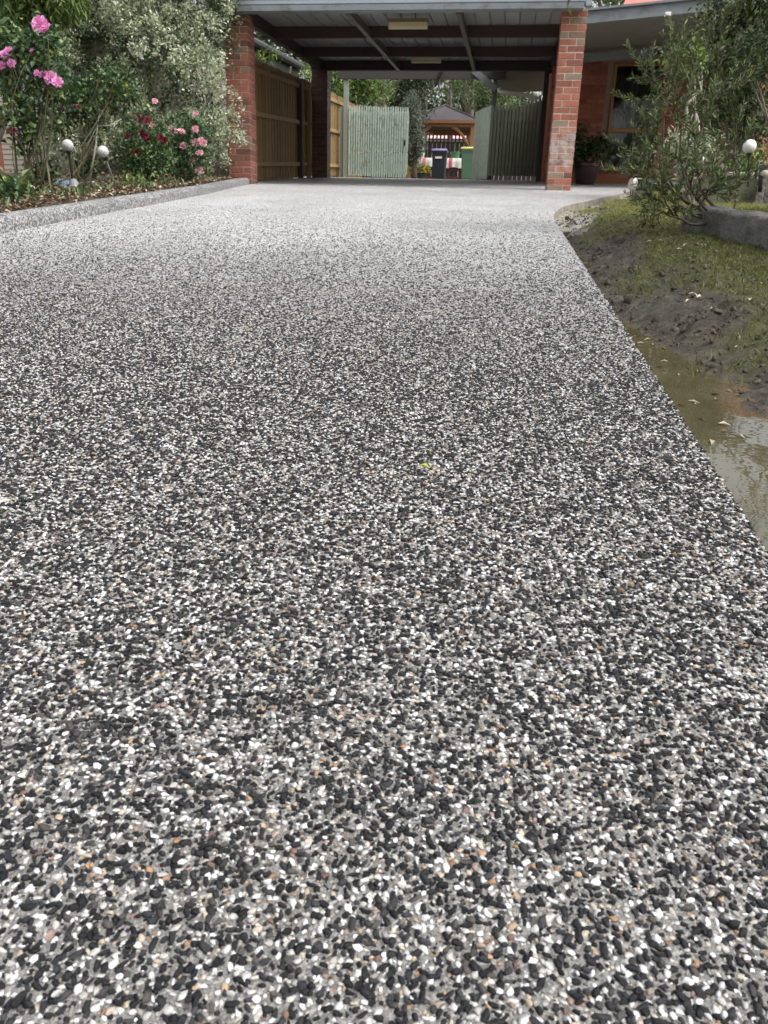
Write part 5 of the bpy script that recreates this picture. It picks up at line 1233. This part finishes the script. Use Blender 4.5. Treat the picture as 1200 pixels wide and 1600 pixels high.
bg_tree('grey_shrub_tree', 'grey green feathery shrub with a pinkish trunk beside the closed gate', at(648, 278, 25.5).x, 25.5, [(647, 190, 25.5, 13, 30, .35), (651, 222, 25.4, 14, 24, .32), (643, 165, 25.6, 12, 22, .35), (645, 248, 25.5, 9, 16, .25)], 620, 12, .06, .08, .024, LM_grey, 104, (.45, .25), .09)
bg_tree('gum_tree', 'tall thin gum tree behind the gazebo ridge', at(705, 180, 44).x, 44, [(700, 120, 44, 26, 20, 1.4), (722, 130, 44, 20, 22, 1.2), (690, 100, 44, 40, 16, 1.6)], 150, 12, .25, .20, .05, LM_gum, 105, (.45, .25), .11)
bg_tree('gum_tree', 'gum tree with a dark trunk right of the gazebo ridge', at(730, 180, 42).x, 42, [(738, 118, 42, 24, 18, 1.3), (752, 140, 42, 18, 20, 1.1), (730, 100, 42, 40, 14, 1.4)], 150, 12, .25, .20, .05, LM_gum, 106, (.35, .25), .16)
bg_tree('gum_tree', 'bushy gum tree above the open gate leaf', at(765, 180, 40).x, 40, [(765, 135, 40, 20, 30, 1.2), (785, 150, 40, 24, 16, 1.), (790, 170, 39, 26, 12, .9), (750, 155, 40, 14, 14, .8)], 190, 12, .22, .20, .06, LM_gum, 107, (.45, .25), .10)
bg_tree('gum_tree', 'slender gum tree left of the gazebo ridge', at(672, 180, 47).x, 47, [(668, 118, 47, 20, 16, 1.2), (660, 140, 47, 14, 14, 1.0)], 70, 12, .24, .20, .05, LM_gum, 108, (.5, .25), .09)
bg_tree('backdrop_tree', 'wide pale tree far behind the dark conifer', -8, 62, [(600, 120, 62, 70, 40, 3), (540, 150, 62, 60, 50, 3), (660, 175, 62, 60, 34, 3)], 520, 12, .6, .40, .20, LM_dark, 109, (.55, .3), .3)
bg_tree('backdrop_tree', 'wide pale tree far behind the gum trees', 1, 66, [(740, 135, 66, 50, 30, 3), (800, 150, 66, 50, 50, 3), (740, 180, 66, 70, 24, 3)], 420, 12, .6, .42, .20, LM_gum, 110, (.3, .25), .3)
bg_tree('fence_tree', 'dark tree with sky gaps above the neighbouring gutter', -8.5, 24, [(420, 75, 24, 40, 30, 1.), (470, 90, 24, 40, 34, 1.), (390, 50, 24, 50, 40, 1.), (505, 130, 23.5, 20, 26, .6), (440, 40, 24, 60, 30, 1.)], 260, 12, .18, .15, .06, LM_dark, 111, (.55, .3), .14)
bg_tree('lime_tree', 'bright green sprays hanging over the paling fence', -5.6, 19.5, [(478, 118, 19.3, 10, 12, .2), (424, 86, 17.5, 12, 9, .2), (500, 120, 20, 12, 16, .3), (405, 88, 16.5, 8, 5, .15)], 75, 9, .06, .09, .035, LM_lime, 112, (.6, .25), .04)
bg_tree('roof_tree', 'green tree showing over the porch roof', 3.2, 25, [(950, -4, 25, 36, 14, 1.), (1000, -40, 25, 70, 40, 1.4), (930, -30, 25, 40, 30, 1.)], 240, 12, .2, .14, .05, LM_lime, 113, (.45, .25), .2)
bg_tree('side_tree', 'dense dark tree filling the gap behind the shed and hedge', -9.5, 17, [(80, 60, 17, 140, 120, 1.2), (230, 30, 17, 120, 110, 1.2)], 420, 12, .25, .16, .07, LM_dark, 114, (.5, .25), .2)

# ================================================================== SMALL THINGS
N = NT('crackle_glass'); N.b.inputs['Base Color'].default_value = (.80, .80, .78, 1); N.b.inputs['Roughness'].default_value = .25
vo = N.n('ShaderNodeTexVoronoi', feature='DISTANCE_TO_EDGE', i_Scale=70.0); N.l(N.coords(True), vo.inputs['Vector'])
N.l(N.ramp(vo.outputs['Distance'], [(0, (.22, .22, .21)), (.12, (.62, .62, .59))]), N.b.inputs['Base Color']); N.bump(vo.outputs['Distance'], .5, .004); M_crackle = N.mat
M_opal = simple('opal_globe', (.82, .82, .82), .2, .03, 8, bump=0)
M_silver = simple('silver_tube', (.45, .45, .44), .35, .1, 10, bump=.03, metal=.8)
def globe_lamp(label, ball, foot, r, gm, sm, stem_r=.011):
    e = empty('globe_lamp', foot, label, 'garden lamp', 'globe lamps on stakes'); ball = Vector(ball); foot = Vector(foot); d = (foot - ball).normalized()
    MB().sphere(ball, r, 22, 14).build('globe', gm, e, smooth=True)
    MB().tube([ball + d * r * .93, ball + d * (r + .03)], [r * .45, r * .30], 12).build('collar', M_iron, e)
    MB().tube([ball + d * (r + .02), foot], stem_r, 8).build('stake', sm, e); return e
fa = at(115, 292, 7.6); globe_lamp('crackle globe lamp on a black stake behind the tall rose', at(106, 227, 7.5), (fa.x, 7.6, gz(7.6) + .06), .052, M_crackle, M_iron)
fa = at(183, 288, 8.1); globe_lamp('crackle globe lamp on a leaning silver stake', at(161, 237, 7.9), (fa.x, 8.1, gz(8.1) + .05), .055, M_crackle, M_silver, .009)
fa = at(1171, 283, 9.0); globe_lamp('white globe lamp on a black stake in the planter by the brick wall', at(1171, 229, 9.0), (fa.x, 9.0, gz(9.0) + .18), .066, M_opal, M_iron)
# fallen solar spotlight
p = at(108, 292, 7.2); b0 = Vector((p.x, 7.2, gz(7.2) + .10)); so = empty('solar_lamp', b0, 'fallen grey solar spotlight lying under the black staked globe lamp', 'solar lamp')
M_solar = simple('solar_blue', (.12, .16, .24), .25, .15, 20, bump=.02); M_greyp = simple('grey_plastic', (.22, .23, .25), .4, .1, 12, bump=.03)
rot_ = Matrix.Translation(b0 + Vector((-.03, 0, .05))) @ Matrix.Rotation(math.radians(28), 4, 'X') @ Matrix.Rotation(math.radians(12), 4, 'Y')
MB().bevbox((-.09, -.06, -.008), (.07, .06, .008), .005, rot_).build('panel', M_solar, so)
MB().tube([b0 + Vector((.06, -.03, .07)), b0 + Vector((.085, -.05, .03)), b0 + Vector((.095, -.07, -.005))], [.035, .045, .05], 14).build('lamp_head', M_greyp, so)
MB().tube([b0 + Vector((-.06, 0, .05)), b0 + Vector((-.05, 0, -.05))], .008, 6).tube([b0 + Vector((.02, 0, .05)), b0 + Vector((.03, 0, -.05))], .008, 6).build('leg', M_white, so)
# leaf on the driveway
p = at(662, 738, 1.2); z = gz(1.2) + .009
b = MB().add([(p.x - .009, 1.207, z + .001), (p.x - .003, 1.196, z + .005), (p.x + .010, 1.191, z + .002), (p.x + .003, 1.205, z + .006), (p.x + .001, 1.2, z + .002)], [(0, 1, 4), (1, 2, 4), (2, 3, 4), (3, 0, 4)]).build('fallen_leaf', simple('fresh_leaf', (.36, .48, .05), .4, .1, 60, bump=0)); tag(b, 'single bright green leaf lying on the pebble driveway', 'leaf')
# concrete planter with a slab, edging log, garden odds and ends
x0, x1, yP = at(1082, 285, 9.6).x, at(1186, 285, 9.6).x, 9.6; z0 = gz(yP)
zt_ = at(1130, 275, 9.6).z; pt = empty('concrete_planter', ((x0 + x1) / 2, yP, z0), 'mossy concrete planter box with a pale rim below the globe lamp', 'planter')
M_moss = simple('mossy_concrete', (.20, .20, .14), .9, .3, 9, bump=.6, bscale=50, bdist=.01, dirt=((.08, .10, .04), 6)); M_rim = simple('pale_concrete', (.52, .50, .45), .85, .15, 12, bump=.3)
MB().bevbox((x0, yP - .45, z0 - .1), (x1, yP - .37, zt_ - .04), .008).bevbox((x0, yP - .37, z0 - .1), (x0 + .08, yP + .3, zt_ - .04), .008).bevbox((x1 - .08, yP - .37, z0 - .1), (x1, yP + .3, zt_ - .04), .008).build('box', M_moss, pt)
MB().bevbox((x0 + .10, yP - .48, zt_ - .038), (x1 + .02, yP - .35, zt_), .008).build('rim', M_rim, pt)
MB().box((x0 + .08, yP - .37, z0), (x1 - .08, yP + .3, zt_ - .06)).build('soil', M_ground, pt)
sb = MB().bevbox((x0 - .02, yP - .5, zt_ + .002), (x0 + .22, yP - .2, zt_ + .05), .006).build('stone_slab', simple('brown_grey_slab', (.30, .26, .22), .85, .2, 10, bump=.4)); tag(sb, 'brown grey stone slab lying on the corner of the concrete planter', 'slab')
bk = MB().bevbox((x1 - .16, yP - .62, z0 - .05), (x1 - .02, yP - .50, zt_ - .05), .008).bevbox((x1 - .20, yP - .66, z0 - .05), (x1 - .12, yP - .625, zt_ - .14), .008).build('concrete_block', M_conc); tag(bk, 'grey concrete block standing against the planter end', 'block')
p0, p1 = at(988, 287, 13.2), at(1030, 284, 13.3); lg = empty('edging_log', (p0.x, 13.2, gz(13.2)), 'dark edging log with a white painted end at the lawn corner', 'log')
MB().tube([(p0.x + .03, 13.2, p0.z - .02), (p0.x + .75, 13.4, p0.z - .02)], .075, 12).build('log', M_charcoal, lg, smooth=False)
MB().tube([(p0.x - .03, 13.16, p0.z - .01), (p0.x + .03, 13.18, p0.z - .01)], [.085, .095], 14).build('painted_end', simple('white_wash', (.62, .60, .56), .7, .2, 18, bump=.2), lg)
MB().bevbox((p0.x + .06, 13.1, p0.z + .058), (p0.x + .7, 13.2, p0.z + .075), .004).build('cap_strip', M_rim, lg)
p = at(1015, 322, 6.7); st = MB().bevbox((p.x - .10, 6.70, lawn_z(p.x, 6.7) - .005), (p.x + .10, 6.72, lawn_z(p.x, 6.7) + .02), .004).build('timber_offcut', simple('pale_offcut', (.60, .52, .40), .8, .15, 12, bump=.2)); tag(st, 'pale timber offcut lying on the lawn', 'offcut')
p = at(1196, 290, 8.0); ob = empty('tube_frame', (p.x + .1, 8.0, gz(8) + .1), 'black bent tube garden frame cut by the right edge of the picture', 'garden frame')
MB().tube([at(1187, 300, 7.9), at(1189, 280, 7.9), at(1196, 262, 7.9), at(1210, 256, 7.9), at(1226, 262, 7.9), at(1232, 300, 7.9)], .018, 8).build('front_tube', M_iron, ob, smooth=True)
MB().bevbox((at(1184, 250, 8.1).x, 8.08, at(1184, 278, 8.1).z), (at(1194, 250, 8.1).x, 8.12, at(1184, 252, 8.1).z), .01).build('back_panel', M_iron, ob)
MB().tube([at(1183, 280, 8.05), at(1186, 253, 8.05), at(1192, 251, 8.05)], .007, 6).build('grey_rail', M_silver, ob)
MB().sphere(at(1195, 271, 7.9), .036, 14, 10).build('end_cap', M_rim, ob, smooth=True)
MB().bevbox((at(1198, 250, 8.1).x, 8.05, at(1198, 258, 8.1).z), (at(1198, 250, 8.1).x + .2, 8.09, at(1198, 244, 8.1).z), .01).build('cream_pad', simple('cream_pad', (.75, .62, .42), .7), ob)
